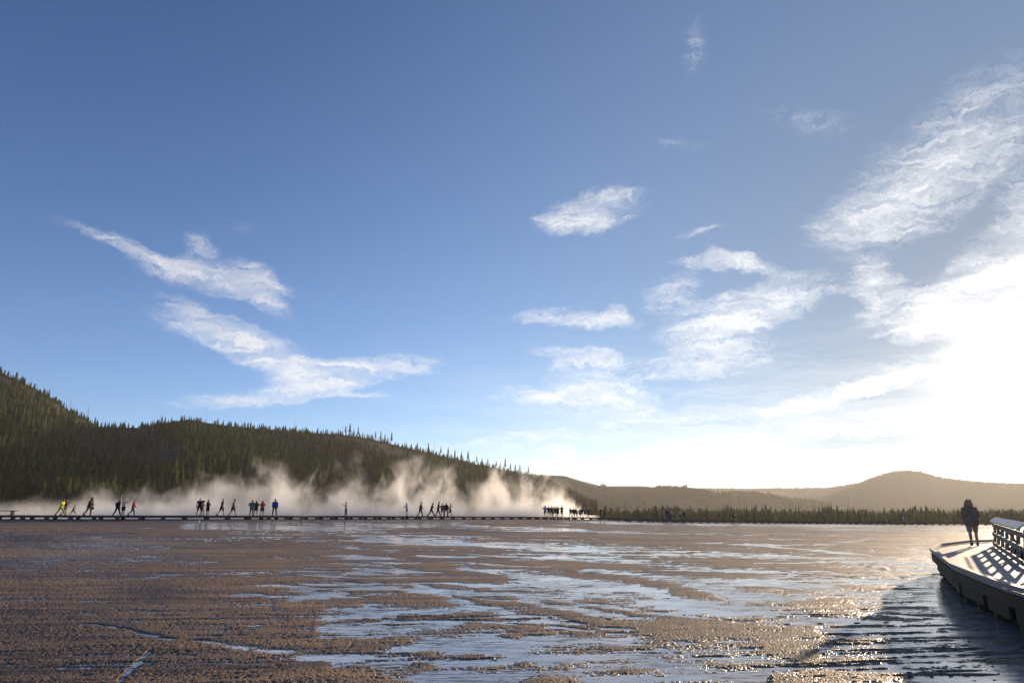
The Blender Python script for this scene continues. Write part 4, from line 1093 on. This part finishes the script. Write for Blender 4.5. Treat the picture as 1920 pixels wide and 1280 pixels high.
L3 = [(1022, 21, 'hips', 'jacket', (0.22, 0.28, 0.46), 'shorts', BLK, 'hair_short', 'person in a light blue shirt at the left end of the crowd'),
      (1028.7, 19.5, 'fold', 'coat', BLK, 'shorts', BLK, 'hair_short', 'person in a black coat second from left in the left cluster'),
      (1034, 20.5, 'walk_b', 'shirt', (0.05, 0.03, 0.04), 'trousers', BLK, 'hair_bun', 'tall person in dark clothes third from left in the left cluster'),
      (1037, 18.5, 'stand', 'shirt', (0.16, 0.13, 0.14), 'shorts', GREY, 'hair_short', 'person in a grey shirt tucked behind the left cluster'),
      (1040, 18.7, 'stand_wide', 'shirt', (0.06, 0.02, 0.03), 'shorts', BLK, 'hair_long', 'long haired person in maroon and black in the left cluster'),
      (1042.8, 18.8, 'stand', 'tank', BLK, 'skirt', BLK, 'hair_long', 'person in a black dress in the middle of the left cluster'),
      (1046.3, 19.8, 'fold', 'jacket', (0.08, 0.06, 0.055), 'shorts', (0.05, 0.04, 0.04), 'hair_short', 'person in a brownish grey jacket second from right in the left cluster'),
      (1053.2, 20.8, 'hips', 'shirt', BLK, 'shorts', BLK, 'hair_short', 'person in a black shirt at the right end of the left cluster'),
      (1069.5, 16.8, 'fold', 'coat', NAVY, 'trousers', BLK, 'hair_short', 'person in a dark navy coat at the left end of the right cluster'),
      (1075, 16.6, 'stand', 'jacket', BLK, 'trousers', BLK, 'hair_short', 'person all in black second from left in the right cluster'),
      (1078.5, 16.4, 'stroll', 'jacket', NAVY, 'trousers', (0.05, 0.08, 0.30), 'hair_short', 'person with blue trousers in the right cluster'),
      (1081.7, 14.5, 'fold', 'shirt', (0.40, 0.36, 0.36), 'trousers', (0.12, 0.12, 0.14), 'hair_short', 'shorter person in a pale shirt in the right cluster'),
      (1086.5, 14.6, 'stand', 'shirt', (0.08, 0.10, 0.30), 'shorts', NAVY, 'hair_short', 'short person in a blue shirt in the middle of the right cluster'),
      (1090.5, 17, 'hips', 'jacket', (0.03, 0.025, 0.03), 'shorts', BLK, 'hair_short', 'person in a charcoal jacket right of the short blue shirted one'),
      (1096.2, 16.6, 'stroll', 'jacket', (0.03, 0.03, 0.05), 'shorts', BLK, 'cap', 'person in dark clothes and a light cap in the right cluster'),
      (1102.2, 17, 'fold', 'jacket', (0.04, 0.04, 0.05), 'trousers', (0.05, 0.05, 0.06), 'cap', 'person in a dark grey jacket at the right end of the right cluster')]
for (px, hp, pose, tp_, tc_, bt_, bc_, hr, lab) in L3:
    far_person(px, hp, random.choice((-30, 20, 0, 40)), pose, (tp_, tc_), (bt_, bc_), (hr, (0.45, 0.42, 0.4) if hr == 'cap' else BR), lab, G3, skin=random.randrange(2), off=random.choice((0.7, 1.1, 1.5)))
far_person(1126, 17.5, LF + 30, 'fold', ('jacket', (0.05, 0.06, 0.05)), ('trousers', (0.05, 0.05, 0.04)), ('hair_short', (0.3, 0.28, 0.2)), 'person in dark green where the lit deck ends', G3)
far_person(1133.5, 17.5, RT + 30, 'stroll', ('jacket', (0.16, 0.06, 0.03)), ('trousers', (0.06, 0.03, 0.02)), ('hair_short', (0.5, 0.36, 0.22)), 'person in a rust brown jacket just beyond the lit deck', G3)
G4 = 'distant visitors before the far tree line'
L4 = [(1245, 20, 'fold', 'shirt', (0.50, 0.34, 0.24), 'shorts', (0.4, 0.3, 0.22), 'hair_short', 'pale clad person at the left of the distant pair groups'),
      (1250, 21, 'stand_wide', 'jacket', (0.06, 0.03, 0.03), 'trousers', BLK, 'hair_short', 'person in dark maroon beside the pale clad distant visitor'),
      (1255.5, 20, 'hips', 'shirt', (0.62, 0.28, 0.22), 'trousers', (0.05, 0.03, 0.03), 'hair_short', 'distant person in a salmon pink shirt'),
      (1258.3, 20.5, 'stand', 'tank', (0.45, 0.28, 0.18), 'trousers', (0.05, 0.04, 0.03), 'hair_bun', 'bare armed person right behind the salmon pink shirt'),
      (1270, 17.5, 'stroll', 'jacket', (0.12, 0.16, 0.11), 'trousers', (0.28, 0.30, 0.24), 'hair_short', 'distant person in sage green clothes'),
      (1274.3, 19.5, 'fold', 'shirt', (0.42, 0.36, 0.28), 'trousers', (0.10, 0.08, 0.05), 'hair_short', 'distant person in a cream shirt beside the sage green one'),
      (1281.7, 18, 'stand', 'coat', (0.045, 0.03, 0.025), 'trousers', (0.08, 0.06, 0.05), 'hair_short', 'distant person in a dark brown coat standing apart on the right'),
      (1373.7, 16.5, 'fold', 'coat', (0.05, 0.035, 0.03), 'trousers', (0.06, 0.04, 0.03), 'hair_short', 'distant person in dark brown left of the orange shirted one'),
      (1377, 15.5, 'stroll', 'shirt', (0.50, 0.20, 0.12), 'shorts', (0.12, 0.06, 0.04), 'hair_short', 'distant person in a faded orange shirt'),
      (1691, 14, 'walk_b', 'shirt', (0.62, 0.56, 0.46), 'shorts', (0.40, 0.34, 0.28), 'hair_short', 'tiny pale clad person alone on the farthest boardwalk stretch')]
for (px, hp, pose, tp_, tc_, bt_, bc_, hr, lab) in L4:
    far_person(px, hp, random.choice((-60, 30, 0, 80)), pose, (tp_, tc_), (bt_, bc_), (hr, BR), lab, G4, off=random.choice((0.7, 1.1, 1.5)))

# near person walking away on the near walkway
np_loc = at_z(1828, 1023, DZ + 0.003)
POSES['near'] = dict(lean=5, legs=((-13, 14, 1), (15, 8, 1)), arms=((6, 40, 12, 30), (8, 48, 12, 30)))
hn = 82 * np_loc.y / FH * 0.99
person(tuple(np_loc), R(-28), hn, 'near', ('coat', (0.24, 0.155, 0.095)), ('shorts', (0.32, 0.24, 0.19)), ('hair_bob', (0.42, 0.20, 0.09)), 0, (),
       'curly haired person in a bulky dark jacket and shorts on the near walkway', None, True, 1.08)

# carried things
white = principled('white_pole_paint', (0.7, 0.7, 0.68), 0.4)[0]
lp = deck_at(221, 1.0); k = 30.5 * lp.y / FH * .985 / 1.74
hand = J['wrir'] + J['hdr'] * 0.08
# the walker faces right: local +y -> world +x, local +x -> world -y
hw_ = Vector((lp.x + hand.y * k, lp.y - hand.x * k, lp.z + hand.z * k))
m = MB(); m.tube([(0, 0, -0.28), (0.01, 0, 0.9), (0.02, 0, 1.12)], [0.016, 0.014, 0.012], 8); m.tube([(0.02, 0, 1.12), (0.03, 0, 1.24)], [0.035, 0.03], 8)
o = m.build('pole', white, None, True); o.location = (hw_.x, hw_.y, hw_.z); tag(o, 'tall thin white pole held upright by the walker in black', 'pole')
lt = deck_at(649, 1.0); k = 25.5 * lt.y / FH * .985 / 1.74
hh_ = (Jt['wril'] + Jt['wrir']) / 2 + (Jt['hdl'] + Jt['hdr']) * 0.06
m = MB(); m.box(Matrix.Identity(4), 0.02, 0.24, 0.30)
o = m.build('tablet', principled('tablet_grey', (0.35, 0.35, 0.37), 0.3)[0]); o.location = (lt.x - hh_.y * k - 0.03, lt.y + hh_.x * k, lt.z + hh_.z * k); tag(o, 'pale tablet held up at head height by the beige clad person', 'tablet')

# small white stones on the flats
stone_m = principled('white_stone', (0.75, 0.74, 0.72), 0.7)[0]
def ground_at(px, py):
    d = ray(px, py)
    ys = np.linspace(6, 160, 6000); zs = CAMZ + d[2] / d[1] * ys; tz = terrain(d[0] / d[1] * ys, ys)
    i = int(np.argmax(zs < tz)); return Vector((d[0] / d[1] * ys[i], ys[i], float(tz[i])))
for (px, py, r_, lab) in ((373, 977.5, 0.11, 'larger rounded white stone in the dark mud below the white capped visitor'), (435, 987, 0.055, 'small white stone left of the middle, on the wet flats'),
                          (597, 987.5, 0.05, 'small white stone right of the royal blue shirted visitor, on wet flats')):
    g = ground_at(px, py); m = MB(); m.ball((0, 0, 0), r_, r_ * .8, r_ * .75)
    for i, v in enumerate(m.V): m.V[i] = v * (1 + 0.18 * mnoise.noise(v * 12 + Vector((px, 0, 0))))
    o = m.build('stone', stone_m, None, True); o.location = (g.x, g.y, g.z + r_ * 0.5); tag(o, lab, 'stone', 'white stones on the flats')

# ------------------------------------------------------------------ steam over the hot pool
stm = bpy.data.materials.new('steam_volume'); stm.use_nodes = True; t = NT(stm.node_tree)
tcn = t.new('ShaderNodeTexCoord'); P = tcn.outputs['Object']
sx_ = t.new('ShaderNodeSeparateXYZ'); t.put(sx_.inputs[0], P)
uu = t.math('DIVIDE', sx_.outputs[0], sx_.outputs[1])
u0, u1 = (-200 - 960) / FH, (1150 - 960) / FH
un = t.smooth(uu, u0, u1, 0, 1, 'LINEAR')
fc = t.new('ShaderNodeFloatCurve'); t.put(fc.inputs['Value'], un)
prof = [(-200, .16), (-50, .18), (60, .28), (130, .38), (200, .44), (260, .42), (330, .42), (390, .66), (440, .56), (500, .84), (545, .66), (590, .48), (655, .86), (700, .62),
        (735, .70), (795, .98), (850, .86), (890, .62), (925, .86), (960, .80), (1020, 1.0), (1060, .62), (1085, .25), (1105, .0), (1150, .0)]
cv = fc.mapping.curves[0]
pts_ = [((a + 200) / 1350, b_) for a, b_ in prof]
cv.points[0].location = pts_[0]; cv.points[1].location = pts_[-1]
for q in pts_[1:-1]: cv.points.new(*q)
fc.mapping.update()
Hs = t.math('MULTIPLY_ADD', t.math('MAXIMUM', fc.outputs[0], 0.0), 15.0, 0.05)
wnv = t.noise(t.mapping(P, scale=(1, 0.8, 0.8)), 0.16, 3, 0.55, out='Color')
Pw = t.vmath('ADD', P, t.vmath('MULTIPLY', t.vmath('SUBTRACT', wnv, (0.5, 0.5, 0.5)), (9, 5, 6)))
nz = t.noise(t.mapping(Pw, rot=(0, R(25), 0), scale=(1.0, 0.6, 0.62)), 0.30, 5, 0.6)
q = t.math('DIVIDE', t.math('SUBTRACT', sx_.outputs[2], 0.9), Hs)
a_ = t.math('SUBTRACT', t.math('MULTIPLY', nz, 3.2), t.math('MULTIPLY_ADD', q, 1.15, 1.15))
dn = t.smooth(a_, 0.0, 0.75)
lowl = t.smooth(sx_.outputs[2], 3.4, 0.6)                        # dense bank near the water
dn = t.math('ADD', dn, t.math('MULTIPLY', lowl, t.math('MULTIPLY', t.smooth(nz, 0.3, 0.6), 0.7)))
fade = t.smooth(q, 1.25, 0.75)
side_f = t.math('MULTIPLY', t.smooth(un, 0.0, 0.30, 0.15, 1.0), t.smooth(un, 0.985, 0.93))
dn = t.math('MULTIPLY', t.math('MULTIPLY', dn, fade), t.math('MULTIPLY', side_f, 0.18))
pv = t.new('ShaderNodeVolumePrincipled'); pv.inputs['Color'].default_value = (1, 0.985, 0.97, 1); t.put(pv.inputs['Density'], dn); pv.inputs['Anisotropy'].default_value = 0.35
o = t.new('ShaderNodeOutputMaterial'); t.put(o.inputs['Volume'], pv.outputs[0])
pxs = np.linspace(-190, 1140, 60); V = []; F = []
for px in pxs:
    u = (px - 960) / FH; D = float(deckD(u)) + 3.2
    for (Yq, z_) in ((D, -1.2), (D, 16.5), (D + 15, 16.5), (D + 15, -1.2)):
        V.append((u * Yq, Yq, z_))
for i in range(len(pxs) - 1):
    a = i * 4; b_ = a + 4
    for j in range(4): j2 = (j + 1) % 4; F.append((a + j, b_ + j, b_ + j2, a + j2))
F += [(0, 1, 2, 3), tuple(len(V) - 4 + k for k in (3, 2, 1, 0))]
me = bpy.data.meshes.new('steam'); me.from_pydata(V, [], F); me.materials.append(stm)
bm = bmesh.new(); bm.from_mesh(me); bmesh.ops.recalc_face_normals(bm, faces=list(bm.faces)); bm.to_mesh(me); bm.free()
tag(link('steam', me), 'warm white steam drifting up behind the boardwalk', 'steam', kind='stuff')

# ------------------------------------------------------------------ air
hz = bpy.data.materials.new('haze_air'); hz.use_nodes = True; t = NT(hz.node_tree)
pv = t.new('ShaderNodeVolumePrincipled'); pv.inputs['Color'].default_value = (1.0, 0.97, 0.94, 1); pv.inputs['Density'].default_value = 0.000050; pv.inputs['Anisotropy'].default_value = 0.36
o = t.new('ShaderNodeOutputMaterial'); t.put(o.inputs['Volume'], pv.outputs[0])
m = MB(); m.box(Matrix.Translation((0, 2900, 146)), 52000, 6800, 320)
o = m.build('haze', hz); tag(o, kind='stuff')
o.data.materials[0].cycles.homogeneous_volume = True if hasattr(o.data.materials[0].cycles, 'homogeneous_volume') else None
